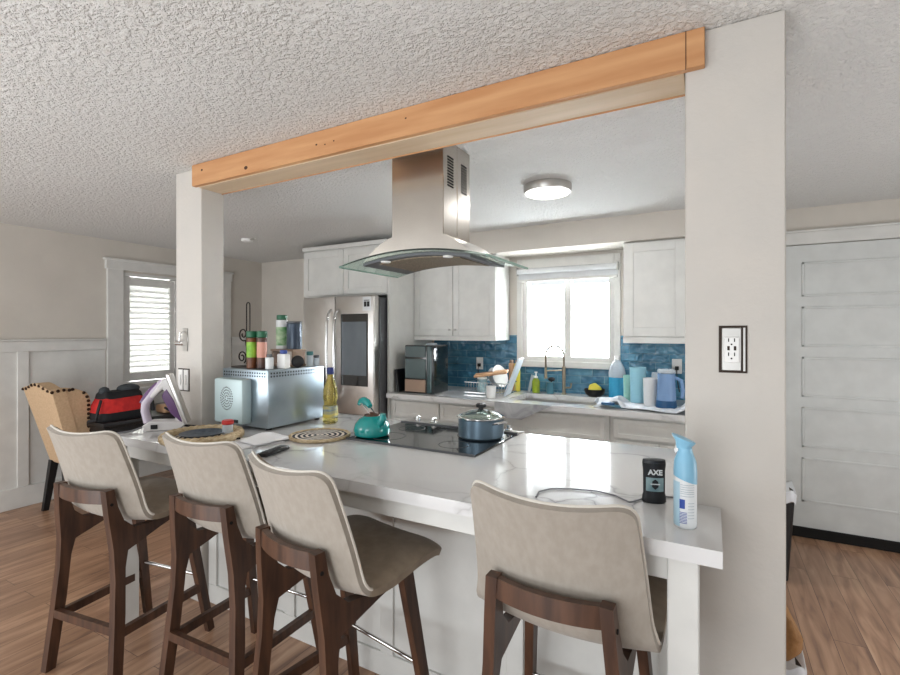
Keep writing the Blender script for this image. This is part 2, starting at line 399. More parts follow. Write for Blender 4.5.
# board and batten on the left wall
b = MB(); b.box((XL, YF, .17), (XL+.006, 2.39, 1.285)); b.box((XL, 3.74, .17), (XL+.006, YB, 1.285)); b.box((XL, 2.39, .17), (XL+.006, 3.74, .88))
struct('trim_wainscot_board', b, 'white_paint')
b = MB()
for y in (-.9, -.26, .42, 1.06, 1.735): b.box((XL+.006, y, .17), (XL+.022, y+.075, 1.285), .002, 1)
b.box((XL+.006, YF, 1.285), (XL+.022, 2.395, 1.372), .002, 1); b.box((XL, YF, 1.372), (XL+.035, 2.395, 1.39), .003, 1)
b.box((XL+.006, 3.735, 1.285), (XL+.022, YB, 1.372), .002, 1); b.box((XL, 3.735, 1.372), (XL+.035, YB, 1.39), .003, 1)
struct('trim_wainscot_rail', b, 'white_paint')
struct('baseboard_left', MB().box((XL, YF, 0), (XL+.026, YB, .17), .003, 1), 'white_paint')

# left window: casing + plantation shutters + bright panes
b = MB()
b.box((XL, 2.40, .86), (XL+.03, wy0, 2.06), .003, 1); b.box((XL, wy1, .86), (XL+.03, 3.72, 2.06), .003, 1)
b.box((XL, 2.385, 2.05), (XL+.034, 3.735, 2.135), .003, 1); b.box((XL, 2.37, 2.135), (XL+.045, 3.75, 2.155), .003, 1)
b.box((XL, 2.40, .80), (XL+.028, 3.72, .87), .003, 1); b.box((XL, 2.38, .87), (XL+.05, 3.74, .90), .003, 1)
b.box((XL-.1, wy0, wz0), (XL+.012, wy0+.02, wz1)); b.box((XL-.1, wy1-.02, wz0), (XL+.012, wy1, wz1))
b.box((XL-.1, wy0+.0205, wz1-.03), (XL+.012, wy1-.0205, wz1)); b.box((XL-.1, wy0+.0205, wz0), (XL+.012, wy1-.0205, wz0+.03))
struct('window_1', b, 'white_paint')
win = bpy.data.objects['window_1']
MB().box((XL-.105, wy0+.01, wz0+.01), (XL-.098, wy1-.01, wz1-.01)).build('window_pane', 'pane', win)
for y0, y1 in ((wy0+.022, 3.058), (3.062, wy1-.022)):
    f = MB()
    f.box((XL-.03, y0, wz0+.031), (XL-.002, y0+.05, wz1-.031), .003, 1); f.box((XL-.03, y1-.05, wz0+.031), (XL-.002, y1, wz1-.031), .003, 1)
    f.box((XL-.03, y0+.0505, wz1-.12), (XL-.002, y1-.0505, wz1-.035), .003, 1); f.box((XL-.03, y0+.0505, wz0+.035), (XL-.002, y1-.0505, wz0+.12), .003, 1)
    sh = f.build('shutter', 'white_paint', win)
    l = MB(); n = 16
    for k in range(n):
        z = wz0+.12+(wz1-wz0-.24)*(k+.5)/n
        l.bar((XL-.016, y0+.05, z), (XL-.016, y1-.05, z), .073, .007, side=(.14, 0, -.985))
    l.build('louver', 'louver', sh)

# timber beam
bm_ = thing('header_beam', 'long orange-tan timber beam spanning the two posts under the ceiling', 'beam')
MB().box((-2.405, 1.553, 2.217), (-.019, 1.578, H-.002), .002, 1).build('face_board', 'beam', bm_)
MB().box((-2.386, 1.5785, 2.214), (-.074, 1.712, H-.002), .002, 1).build('beam_core', 'lit_beam_wood', bm_)
MB().box((-2.386, 1.7125, 2.211), (-.074, 1.720, H-.002), .002, 1).build('back_board', 'beam', bm_)
for x, z, r in ((-1.98, 2.245, .011), (-2.32, 2.29, .007), (-1.52, 2.27, .005), (-1.47, 2.262, .004), (-1.42, 2.268, .004), (-1.05, 2.285, .004)):
    MB().sphere((x, 1.553, z), r, (1.2, .08, .8), 10).build('knot', 'knot', bm_)
MB().box((-.069, 1.5515, 2.214), (-.067, 1.5535, H-.003)).build('seam', 'knot', bm_)

# kitchen window
b = MB()
b.box((kx0-.05, YB-.022, kz0+.0005), (kx0, YB, kz1+.09), .003, 1); b.box((kx1, YB-.022, kz0+.0005), (kx1+.05, YB, kz1+.09), .003, 1)
b.box((kx0+.0005, YB-.022, kz1), (kx1-.0005, YB, kz1+.09), .003, 1); b.box((kx0-.06, YB-.04, kz0-.055), (kx1+.06, YB, kz0), .004, 1)
b.box((kx0, YB, kz0), (kx0+.045, YB+.09, kz1)); b.box((kx1-.045, YB, kz0), (kx1, YB+.09, kz1))
b.box((kx0+.0455, YB, kz0), (kx1-.0455, YB+.09, kz0+.04)); b.box((kx0+.0455, YB, kz1-.04), (kx1-.0455, YB+.09, kz1)); b.box((-1.15, YB+.02, kz0+.0405), (-1.09, YB+.08, kz1-.0405), .004, 1)
struct('window_2', b, 'white_paint'); win2 = bpy.data.objects['window_2']
MB().box((kx0+.04, YB+.055, kz0+.035), (-1.145, YB+.06, kz1-.03)).build('window_pane', 'pane', win2)
MB().box((-1.095, YB+.045, kz0+.035), (kx1-.04, YB+.05, kz1-.03)).build('window_pane', 'pane', win2)
rb = thing('roller_blind', 'rolled-up pale grey roller blind across the top of the kitchen window', 'blind')
c = MB(); c.tube([(kx0-.03, YB-.05, 2.0), (kx1+.03, YB-.05, 2.0)], .026, 14); c.box((kx0-.03, YB-.03, 1.925), (kx1+.03, YB-.026, 2.0)); c.build('rolled_fabric', 'blind', rb)
MB().box((kx0-.03, YB-.036, 1.905), (kx1+.03, YB-.022, 1.927), .003, 1).build('hem_bar', 'white_paint', rb)
MB().box((kx1+.03, YB-.08, 1.965), (kx1+.037, YB-.022, 2.035)).build('bracket', 'nickel', rb)
MB().box((kx0-.037, YB-.08, 1.965), (kx0-.03, YB-.022, 2.035)).build('bracket', 'nickel', rb)

# panel door on the right, with head casing and dark threshold
d = MB(); yd = YB-.005
d.box((dx0, yd, .07), (dx1, yd+.045, dz1-.006))
px0, px1 = .555, 1.31
rows = [(1.705, 1.962), (1.392, 1.665), (1.05, 1.33), (.72, .985), (.24, .535), (1.5, 1.5)]
rows = [(1.70, 1.945), (1.345, 1.63), (.99, 1.275), (.635, .92), (.25, .565)]
for z0, z1 in rows:
    for a_, b_ in (((px0, z0), (px1, z0+.018)), ((px0, z1-.018), (px1, z1)), ((px0, z0), (px0+.018, z1)), ((px1-.018, z0), (px1, z1))):
        d.box((a_[0], yd-.006, a_[1]), (b_[0], yd+.001, b_[1]), .004, 1)
struct('door_1', d, 'door_paint')
door = bpy.data.objects['door_1']
MB().box((dx0, YB-.02, 0), (dx1, YB+.05, .068), .003, 1).build('threshold', 'dark_hole', door)
MB().lathe([(0, -.05), (.024, -.045), (.028, -.02), (.012, -.01), (.03, 0), (.03, .006)], mtx=Matrix.Rotation(R(-90), 4, 'X'), c=(1.42, yd-.006, .95)).build('door_handle', 'nickel', door)
t = MB(); t.box((.2, YB-.022, dz1+.0), (dx1+.1, YB, dz1+.085), .003, 1); t.box((.2, YB-.03, dz1+.085), (dx1+.11, YB, dz1+.10), .003, 1)
t.box((dx0-.09, YB-.02, 0), (dx0-.004, YB, dz1), .003, 1); t.box((dx1+.004, YB-.02, 0), (dx1+.09, YB, dz1), .003, 1)
struct('trim_door', t, 'white_paint')

# ------------------------------------------------------------------ kitchen cabinets and appliances
def shaker(name, parent, x0, x1, z0, z1, y, m='cabinet', t=.02, fr=.058, depth=.009, knob=None):
    """a shaker front facing -Y whose front is at y"""
    b = MB(); b.box((x0, y+depth, z0), (x1, y+t, z1))
    for a_, b_ in (((x0, z0), (x0+fr, z1)), ((x1-fr, z0), (x1, z1)), ((x0+fr, z0), (x1-fr, z0+fr)), ((x0+fr, z1-fr), (x1-fr, z1))):
        b.box((a_[0], y, a_[1]), (b_[0], y+depth+.001, b_[1]), .0015, 1)
    o = b.build(name, m, parent)
    if knob: MB().lathe([(.006, 0), (.005, .012), (.011, .016), (.011, .022), (0, .024)], mtx=Matrix.Rotation(R(90), 4, 'X'), c=(knob[0], y, knob[1]), n=12).build('knob', 'nickel', o)
    return o

# tall side panel beside the fridge + cabinet over it
tag(MB().box((-2.529, 3.45, 0), (-2.506, YB, 2.27), .002, 1).build('fridge_side_panel', 'cabinet'), 'tall flat white panel standing at the right side of the fridge', 'cabinet panel')
oc = thing('overhead_cabinet', 'white two-door cabinet above the fridge', 'cabinet', (0, 0, 0))
MB().box((-3.56, 3.476, 1.785), (-2.53, YB-.002, 2.25), .002, 1).build('body', 'cabinet', oc)
shaker('door', oc, -3.55, -3.045, 1.80, 2.225, 3.455); shaker('door', oc, -3.04, -2.535, 1.80, 2.225, 3.455)
MB().box((-3.565, 3.448, 2.24), (-2.53, 3.475, 2.28), .004, 1).build('crown_moulding', 'cabinet', oc)

fr = thing('refrigerator', 'stainless steel french door fridge with dark touchscreen', 'refrigerator', (0, 0, 0))
fy = 3.28
MB().box((-3.378, fy+.085, .03), (-2.547, YB-.05, 1.755), .006, 1).build('body', 'steel_dark', fr)
MB().box((-3.38, fy, .72), (-2.988, fy+.075, 1.77), .012, 3).build('left_door', 'steel', fr)
rd = MB().box((-2.982, fy, .72), (-2.545, fy+.075, 1.77), .012, 3).build('right_door', 'steel', fr)
MB().box((-3.38, fy, .06), (-2.545, fy+.075, .71), .012, 3).build('freezer_drawer', 'steel', fr)
sc = MB().box((-2.913, fy-.006, .975), (-2.609, fy+.002, 1.61), .004, 1).build('display_frame', 'black_glass', rd)
MB().box((-2.900, fy-.008, 1.07), (-2.622, fy-.005, 1.54)).build('display_screen', 'screen', sc)
st = MB().box((-2.665, fy-.003, 1.635), (-2.575, fy+.001, 1.755)).build('energy_sticker', 'label_white', rd)
MB().box((-2.65, fy-.005, 1.67), (-2.623, fy-.002, 1.715)).box((-2.617, fy-.005, 1.67), (-2.59, fy-.002, 1.715)).box((-2.65, fy-.005, 1.722), (-2.59, fy-.002, 1.728)).build('sticker_print', 'black', st)
for x, dname in ((-3.03, 'left'), (-2.945, 'right')):
    pts = [(x, fy+.005, .86), (x, fy-.035, .89), (x, fy-.055, .98), (x, fy-.062, 1.24), (x, fy-.055, 1.52), (x, fy-.035, 1.62), (x, fy+.005, 1.65)]
    MB().tube(pts, .013, 10).build('handle', 'chrome', fr)
MB().tube([(-3.30, fy+.005, .62), (-3.28, fy-.045, .62), (-2.65, fy-.045, .62), (-2.63, fy+.005, .62)], .013, 10).build('handle', 'chrome', fr)

uc = thing('upper_cabinet', 'white two-door upper cabinet left of the kitchen window, beside the fridge panel', 'cabinet', group=None)
MB().box((-2.504, 3.862, 1.375), (-1.655, YB-.013, 2.134), .002, 1).build('body', 'cabinet', uc)
shaker('door', uc, -2.50, -2.083, 1.415, 2.125, 3.842, knob=(-2.11, 1.47)); shaker('door', uc, -2.078, -1.659, 1.415, 2.125, 3.842, knob=(-2.05, 1.47))
MB().box((-2.504, 3.845, 1.372), (-1.655, 3.861, 1.412), .002, 1).build('light_rail', 'cabinet', uc)
uc2 = thing('upper_cabinet', 'white upper cabinet right of the kitchen window, next to the post', 'cabinet')
MB().box((-.60, 3.862, 1.375), (.18, YB-.013, 2.134), .002, 1).build('body', 'cabinet', uc2)
shaker('door', uc2, -.596, -.165, 1.415, 2.125, 3.842, fr=.07); shaker('door', uc2, -.155, .176, 1.415, 2.125, 3.842, fr=.07)
MB().box((-.60, 3.845, 1.365), (.18, 3.861, 1.412), .002, 1).build('light_rail', 'cabinet', uc2)

CT = .915; CF = 3.40
def base_cab(name, label, x0, x1, fronts, hollow=False):
    r = thing(name, label, 'cabinet')
    MB().box((x0, CF+.065, .1), (x1, YB-.014, .68 if hollow else CT-.042)).box((x0, CF+.12, 0), (x1, YB-.014, .1)).build('body', 'cabinet', r)
    if hollow: MB().box((x0, CF+.065, .681), (x1, CF+.083, CT-.042)).box((x0, CF+.0835, .681), (x0+.018, YB-.014, CT-.042)).box((x1-.018, CF+.0835, .681), (x1, YB-.014, CT-.042)).build('face_frame', 'cabinet', r)
    for kind, a, b_, z0, z1 in fronts: shaker(kind, r, a, b_, z0, z1, CF+.044, fr=.03 if kind == 'drawer' else .055)
    return r
base_cab('base_cabinet', 'white base cabinet with drawer fronts between the fridge panel and the sink', -2.504, -1.47,
         [('drawer', -2.47, -2.0, .72, .85), ('drawer', -1.98, -1.49, .72, .85), ('door', -2.47, -2.0, .12, .70), ('door', -1.98, -1.49, .12, .70)])
base_cab('base_cabinet', 'white base cabinet directly under the kitchen window and sink', -1.466, -.63,
         [('drawer', -1.44, -.66, .69, .85), ('door', -1.44, -1.055, .12, .67), ('door', -1.045, -.66, .12, .67)], True)
base_cab('base_cabinet', 'white base cabinet with a wide drawer under the cups, right of the sink', -.626, .12,
         [('drawer', -.60, -.02, .72, .85), ('door', -.60, -.315, .12, .70), ('door', -.305, -.02, .12, .70)])
# L-free straight worktop with the sink cut-out
sx0, sx1, sy0, sy1 = -1.43, -.72, 3.56, 3.98
b = MB(); b.box((-2.504, CF, CT-.04), (sx0, YB-.014, CT)); b.box((sx1, CF, CT-.04), (.12, YB-.014, CT)); b.box((sx0, CF, CT-.04), (sx1, sy0, CT)); b.box((sx0, sy1, CT-.04), (sx1, YB-.014, CT))
tag(b.build('countertop', 'quartz'), 'white marbled worktop along the back wall under the kitchen window', 'countertop')
sk = thing('kitchen_sink', 'steel sink with a slanted grey panel in front under the kitchen window', 'sink')
b = MB(); z0 = CT-.22
b.box((sx0-.006, sy0-.006, z0), (sx1+.006, sy1+.006, z0+.006)); b.box((sx0-.006, sy0-.006, z0), (sx0, sy1+.006, CT-.041)); b.box((sx1, sy0-.006, z0), (sx1+.006, sy1+.006, CT-.041))
b.box((sx0, sy0-.006, z0), (sx1, sy0, CT-.041)); b.box((sx0, sy1, z0), (sx1, sy1+.006, CT-.041)); b.build('basin', 'steel', sk)
MB().prism([(-1.47, CT+.001), (-1.47, CT-.12), (-1.25, CT-.12), (-1.02, CT+.001)], 'y', CF-.012, CF-.001).build('apron', 'grey_mottle', sk)  # slanted grey mottled panel laid on the worktop front

# island hood
hd = thing('island_hood', 'stainless island range hood with curved glass canopy hanging over the cooktop', 'range hood')
hx, hy = -1.195, 1.99
c = MB().box((-1.336, 1.858, 1.88), (-1.053, 1.988, H-.003), .003, 1)
ch = c.build('chimney', 'steel_warm', hd)
c = MB().box((-1.333, 1.991, 1.88), (-1.053, 2.122, H-.003), .003, 1).build('rear_chimney', 'steel_warm', hd)
for p, ya in ((ch, 1.895), (c, 2.03)):
    s_ = MB()
    for k in range(11): s_.box((-1.054, ya, 2.115+k*.013), (-1.0515, ya+.055, 2.122+k*.013))
    s_.build('vent_slot', 'dark_hole', p)
def archz(x, zt=1.815, zb=1.762, hw=.40): return zt-(zt-zb)*((x-hx)/hw)**2
b = MB(); n = 20; P = []
xs = [hx-.39+.78*k/n for k in range(n+1)]
for top in (0, 1):
    pass
up = [(x, archz(x)+.004) for x in xs]; dn = [(x, archz(x)-.004) for x in xs]
gl = MB().prism(up+dn[::-1], 'y', 1.775, 2.265); gl.build('glass_canopy', 'glass_green', hd, angle=20)
for x in (xs[0], xs[-1]): MB().box((x-.004, 1.775, archz(x)-.005), (x+.004, 2.265, archz(x)+.005)).build('glass_edge', 'glass_edge', hd)
# steel dome above the glass
xs2 = [hx-.29+.58*k/18 for k in range(19)]
dome = []
for j, (ty, ) in enumerate([(v/10,) for v in range(11)]):
    row = []
    for x in xs2:
        t_ = abs(x-hx)/.29; z = archz(x)+.006+.085*max(0, 1-max(0, (t_-.42)/.58))**1.0*(1 if t_ < .42 else 1)
        z = archz(x)+.005+.08*(1-(max(0, t_-.4)/.6)**1.6 if t_ > .4 else 1)
        row.append((x, 1.835+.31*ty, z))
    dome.append(row)
b = MB().grid(dome)
for row in (dome[0], dome[-1]):
    b.add([p for x in row for p in (x, (x[0], x[1], archz(x[0])+.004))], [[2*k, 2*k+1, 2*k+3, 2*k+2] for k in range(len(row)-1)])
b.build('dome', 'steel_warm', hd)
up = [(x, archz(x)-.005) for x in xs2]; dn = [(x, archz(x)-.018) for x in xs2]
MB().prism(up+dn[::-1], 'y', 1.83, 2.21).build('underbody', 'steel_dark', hd)
xs3 = [hx-.22+.44*k/14 for k in range(15)]
up = [(x, archz(x)-.016) for x in xs3]; dn = [(x, archz(x)-.022) for x in xs3]
MB().prism(up+dn[::-1], 'y', 1.87, 2.18).build('mesh_filter', 'filter', hd)
for x in (hx-.17, hx+.17): MB().lathe([(.0, 0), (.022, 0), (.024, .006), (.0, .006)], (x, 1.85, archz(x)-.025)).build('halogen_lamp', 'white_plastic', hd)

# flush ceiling lamp + small ceiling fitting
cl = thing('ceiling_lamp', 'round flush ceiling lamp with brushed metal rim above the kitchen', 'lamp', (-.869, 2.80, H))
MB().lathe([(.142, -.001), (.142, -.03), (.135, -.045), (.13, -.045), (.13, -.001)], n=40).build('rim', 'nickel', cl)
ll = bpy.data.lights.new('ceiling_lamp_bulb', 'AREA'); ll.shape = 'DISK'; ll.size = .22; ll.energy = 7; ll.color = (1, .99, .97)
lo = bpy.data.objects.new('ceiling_lamp_bulb', ll); COL.objects.link(lo); lo.location = (-.869, 2.80, H-.066)
MB().lathe([(.0, -.062), (.09, -.06), (.125, -.05), (.131, -.04), (.128, -.02)], n=40).build('diffuser', 'lamp_white', cl)
cf = thing('smoke_detector', 'small white round fitting on the ceiling behind the left post', 'detector', (-3.86, 3.04, H))
MB().lathe([(.05, -.001), (.05, -.02), (.035, -.03), (0, -.032)]).build('housing', 'white_plastic', cf)
MB().tube([(-.05, 0, -.012), (.11, .0, -.006)], .006).build('bracket', 'nickel', cf)

# ------------------------------------------------------------------ island
CI = .945
ib = thing('kitchen_island', 'white panelled island base carrying the marbled worktop, between the two posts', 'kitchen island')
MB().box((-2.375, 1.64, 0), (-.085, 1.73, CI-.041)).box((-2.375, 1.73, 0), (-1.52, 2.2, CI-.041)).box((-.83, 1.73, 0), (-.085, 2.2, CI-.041)).box((-1.52, 1.73, 0), (-.83, 2.2, CI-.215)).build('body', 'cabinet', ib)
b = MB()
for x in (-2.375, -1.8, -1.23, -.66, -.15): b.box((x, 1.628, .1), (x+.065, 1.641, CI-.05), .002, 1)
b.box((-2.375, 1.628, 0), (-.085, 1.641, .1), .002, 1)
b.build('face_trim', 'cabinet', ib)
MB().box((-2.60, 1.30, CI-.11), (-.03, 1.325, CI-.041), .002, 1).build('apron', 'cabinet', ib)
for x in (-2.60, -.098): MB().box((x, 1.288, 0), (x+.07, 1.358, CI-.041), .003, 1).build('leg', 'cabinet', ib)
poly = [(-2.622, 1.262), (.021, 1.262), (.021, 1.576), (-.073, 1.576), (-.073, 2.27), (-.835, 2.27), (-.835, 1.735), (-1.512, 1.735), (-1.512, 2.27),
        (-2.622, 2.27), (-2.622, 1.735), (-2.386, 1.735), (-2.386, 1.595), (-2.622, 1.595)]
tag(MB().prism(poly, 'z', CI-.04, CI, 0).build('island_countertop', 'quartz'), 'white marble-veined island worktop with a mitred edge', 'countertop')
rg = thing('range_cooktop', 'black glass slide-in cooktop with chrome knobs set in the island', 'cooktop')
MB().box((-1.51, 1.737, CI-.2), (-.837, 2.26, CI-.002)).build('body', 'steel_dark', rg)
MB().box((-1.51, 1.737, CI-.001), (-.837, 2.19, CI+.008), .003, 1).build('glass_top', 'black_glass', rg)
MB().box((-1.515, 2.1905, CI-.002), (-.832, 2.20, CI+.014), .002, 1).build('trim_strip', 'steel_dark', rg)
MB().box((-1.510, 1.7355, CI-.001), (-.837, 1.7365, CI+.010), .002, 1).build('trim_strip', 'steel_dark', rg)
MB().prism([(2.2, CI+.004), (2.2, CI+.016), (2.30, CI+.002), (2.30, CI-.12), (2.27, CI-.12), (2.27, CI+.001)], 'x', -1.515, -.832).build('control_panel', 'steel', rg)
for x in (-1.44, -1.34, -1.17, -1.0, -.90):
    MB().lathe([(.019, 0), (.019, .008), (.013, .012), (.015, .024), (.012, .028), (0, .028)], mtx=Matrix.Rotation(R(-18), 4, 'X'), c=(x, 2.25, CI+.009), n=18).build('knob', 'chrome', rg)
for x, y, r in ((-1.36, 1.86, .085), (-1.36, 2.07, .07), (-1.0, 1.86, .07), (-1.0, 2.07, .085)):
    MB().lathe([(r, 0), (r, .0006), (r-.004, .0006), (r-.004, 0), (r, 0)], (x, y, CI+.0082), 40).build('burner_ring', 'steel_dark', rg)

# ------------------------------------------------------------------ bar stools
def stool(loc, rz, label):
    r = thing('bar_stool', label, 'bar stool', loc, rz, 'bar stools along the island')
    path = [(.235, .642), (.20, .662), (.12, .662), (.02, .648), (-.07, .637), (-.13, .645), (-.172, .68), (-.197, .74), (-.22, .82), (-.245, .90), (-.272, .98), (-.295, 1.035)]
    # resample the path smoothly
    L = [Vector((0, a, b_)) for a, b_ in path]
    def cr(t):
        n = len(L)-1; i = min(int(t*n), n-1); f = t*n-i
        p0, p1, p2, p3 = L[max(i-1, 0)], L[i], L[i+1], L[min(i+2, n)]
        return .5*((2*p1)+(p2-p0)*f+(2*p0-5*p1+4*p2-p3)*f*f+(3*p1-p0-3*p2+p3)*f**3)
    def hw(t): return .236+.012*math.sin(math.pi*min(1, t*1.6))-.028*max(0, t-.55)/.45
    def surf(t, u, off):
        k = .26; au = abs(u)
        cut = 0
        if au > 1-k: cut = (1-math.sqrt(max(0, 1-((au-(1-k))/k)**2)))
        te = t
        lo, hi = .085*cut, 1-.075*cut
        te = lo+(hi-lo)*t
        p = cr(te); d = (cr(min(1, te+.01))-cr(max(0, te-.01))).normalized()
        nrm = Vector((0, d.z, -d.y))          # towards the sitter
        if nrm.z < 0 and te < .35: nrm = -nrm
        nrm = Vector((0, -d.z*-1, d.y*-1))
        wrap = .010+.036*max(0, min(1, (te-.3)/.35))
        q = p+nrm*(off+wrap*u*u)
        q.x = u*hw(te)
        q.z -= .004*(1-u*u)*max(0, (te-.85)/.15)
        return q
    nt_, nu = 34, 28
    def slab(o0, o1, inset, t0=0, t1=1, puff=0):
        b = MB(); T = [t0+(t1-t0)*i/nt_ for i in range(nt_+1)]; T = [max(inset, min(1-inset, t)) for t in T]
        U = [math.sin(math.pi/2*(-1+2*j/nu))*(1-inset*1.6) for j in range(nu+1)]
        A = [[surf(t, u, o0) for u in U] for t in T]; Bq = [[surf(t, u, o1-puff*(o1-o0)*max(abs(u), min(1, max(0, 1-t/.16)))**5) for u in U] for t in T]
        b.grid(A); b.grid([row[::-1] for row in Bq])
        ring = [(0, j) for j in range(nu)]+[(i, nu) for i in range(nt_)]+[(nt_, nu-j) for j in range(nu)]+[(nt_-i, 0) for i in range(nt_)]
        vs = []
        for i, j in ring: vs += [A[i][j], Bq[i][j]]
        n = len(ring); b.add(vs, [[2*k_, 2*k_+1, (2*k_+3) % (2*n), (2*k_+2) % (2*n)] for k_ in range(n)], True)
        edge = [(i, 0) for i in range(nt_+1)]+[(nt_, j) for j in range(1, nu)]+[(nt_-i, nu) for i in range(nt_+1)]
        return b, [(A[i][j]+Bq[i][j])/2 for i, j in edge]
    b, _ = slab(-.002, .018, 0, .40, 1); b.build('seat_shell', 'linen', r, angle=60)
    b2, _ = slab(-.003, .046, 0, 0, .42, .55); b2.build('seat_pad', 'taupe', r, angle=60)
    b2, _ = slab(.0185, .034, .03, .40, 1, .5); b2.build('back_pad', 'taupe', r, angle=60)
    b3, rg3 = slab(.014, .022, .001, .40, 1); MB().tube(rg3, .0045, 6).build('piping', 'piping', r)
    for sgn in (-1, 1):
        prof = [(-.262, 0), (-.222, 0), (-.192, .30), (-.182, .48), (-.168, .545), (-.02, .588), (.125, .625), (.125, .638), (.02, .634), (-.07, .622), (-.135, .630), (-.178, .672), (-.200, .735), (-.212, .808), (-.247, .808), (-.240, .70), (-.226, .56), (-.226, .44), (-.240, .25)]
        m_ = MB().prism(prof, 'x', -.016, .016)
        m_.v = [(v[0]+sgn*(.207-.075*v[2]), v[1], v[2]) for v in m_.v]
        m_.build('leg', 'walnut', r)
        MB().bar((sgn*.165, .115, .642), (sgn*.212, .215, 0), .032, .05, .026, .034).build('leg', 'walnut', r)
        MB().bar((sgn*.19, -.215, .225), (sgn*.197, .172, .225), .022, .036).build('side_stretcher', 'walnut', r)
    # curved back rail
    pts = []
    P0 = []
    for k_ in range(13):
        u = -1+2*k_/12; x = u*.152; y = -.246+.002-.045*(1-u*u)*.55
        y = -.224-.03*(1-u*u)
        P0.append([(x, y+.012, .752), (x, y+.012, .805), (x, y-.012, .807), (x, y-.012, .752)])
    rr = MB().grid(P0, False, True); rr.add(P0[0], [[0, 1, 2, 3]]); rr.add(P0[-1], [[3, 2, 1, 0]])
    rr.build('back_rail', 'walnut', r, angle=30)
    MB().bar((-.188, -.229, .245), (.188, -.229, .245), .034, .022, side=(0, 0, 1)).build('rear_stretcher', 'walnut', r)
    MB().tube([(-.192, .168, .285), (.192, .168, .285)], .008, 10).build('footrest_bar', 'chrome', r)
    for sgn in (-1, 1):
        s_ = MB(); s_.lathe([(0, 0), (.006, 0), (.006, .003), (0, .003)], mtx=Matrix.Rotation(R(90*sgn), 4, 'Y'), c=(sgn*(.207-.075*.75+.016), -.226, .75), n=12)
        s_.build('bolt', 'dark_hole', r)
    return r
def place_stool(rail, rot, label):
    a = R(rot); f = Vector((-math.sin(a), math.cos(a), 0))
    p = Vector((rail[0], rail[1], 0))+f*.23
    if not STOOLS: o = stool((p.x, p.y, 0), a, label)
    else:
        o = copy_tree(STOOLS[0]); o.location = p; o.rotation_euler = (0, 0, a); o['label'] = label
    STOOLS.append(o)
STOOLS = []
place_stool((-2.297, 1.01), 8, 'grey linen bar stool at the far left end, nearest the tan wing chair')
place_stool((-1.713, 1.14), 2, 'grey linen bar stool second from the left end of the island')
place_stool((-1.157, 1.06), -10, 'grey linen bar stool turned right, showing its brown seat pad, third from the left')
place_stool((-.362, 1.165), -1, 'grey linen bar stool tucked under the worktop beside the right post')

# ------------------------------------------------------------------ things on the island
Z = CI+.0005
# microwave with its back to the room
mw = thing('microwave', 'silver microwave on the island with its perforated back to the room', 'microwave', (-2.152, 1.88, Z))
MB().box((-.178, -.2, .012), (.178, .2, .31), .006, 2).build('casing', 'galv', mw)
MB().box((-.165, -.262, .03), (.06, -.199, .262), .012, 2).build('fan_housing', 'galv_light', mw)
v = MB(); v2 = MB()
for k_ in range(18):
    for j in range(2): v.sphere((-.16+k_*.0185, -.2005, .276+j*.016), .0048, (1, .3, 1), 6)
for k_ in range(20):
    for j in range(2): v2.sphere((.1785, -.18+k_*.0185, .276+j*.016), .0048, (.3, 1, 1), 6)
v.build('vent_holes', 'dark_hole', mw); v2.build('vent_holes', 'dark_hole', mw)
g = MB()
for rr_ in range(1, 5):
    for k_ in range(rr_*7):
        t_ = 2*math.pi*k_/(rr_*7); g.sphere((-.06+rr_*.0115*math.cos(t_), -.2622, .16+rr_*.0145*math.sin(t_)), .0042, (1, .3, 1), 6)
g.build('fan_grille', 'steel_dark', mw)
MB().box((.0, -.268, .04), (.03, -.26, .055)).build('cord_outlet', 'black', mw)
for x in (-.15, .15):
    for y in (-.17, .17): MB().lathe([(.015, 0), (.015, .012), (0, .012)], (x, y, 0), 12).build('foot', 'black', mw)
MB().box((-.1785, .2, .02), (.1785, .215, .30), .004, 1).build('door', 'black_glass', mw)
tag(MB().tube([(-2.16, 1.612, .985), (-2.2, 1.60, .965), (-2.32, 1.57, .957), (-2.40, 1.55, .956), (-2.47, 1.555, .952)], .006).build('power_cord', 'cord_dark'), 'dark power cord running from behind the microwave to the left post', 'cord')

ZM = Z+.3105
def cyl(name, r, h, m, parent, loc=(0, 0, 0), n=24, ch=.003):
    return MB().lathe([(r-ch, 0), (r, ch), (r, h-ch), (r-ch, h)], loc, n).build(name, m, parent)
ph = thing('paper_towel_holder', 'dark wrought-iron paper towel holder with scrolls on the microwave', 'paper towel holder', (-2.275, 1.80, ZM)); ph.scale = (1.15, 1.15, 1.17)
q = MB(); q.tube([(-.012, 0, .01), (-.012, 0, .295)]+[(.0+.012*math.cos(R(180-30*k_)), 0, .295+.012*math.sin(R(180-30*k_))) for k_ in range(7)]+[(.012, 0, .01)], .003, 6); q.build('center_rod', 'wrought', ph)
def spiral(cx, cz, r0, turns, a0, sgn, n=40): return [(cx+r0*(1-.75*k_/n)*math.cos(R(a0)+sgn*turns*2*math.pi*k_/n), 0, cz+r0*(1-.75*k_/n)*math.sin(R(a0)+sgn*turns*2*math.pi*k_/n)) for k_ in range(n+1)]
q = MB(); q.tube(spiral(-.035, .155, .033, 1.4, 300, -1)[::-1]+[(-.018, 0, .118), (-.014, 0, .10)], .0035, 6); q.tube(spiral(-.045, .045, .032, 1.5, 300, 1), .0035, 6); q.build('scroll', 'wrought', ph)
MB().lathe([(.0, 0), (.075, 0), (.075, .004), (.01, .008), (0, .01)]).build('base', 'wrought', ph)

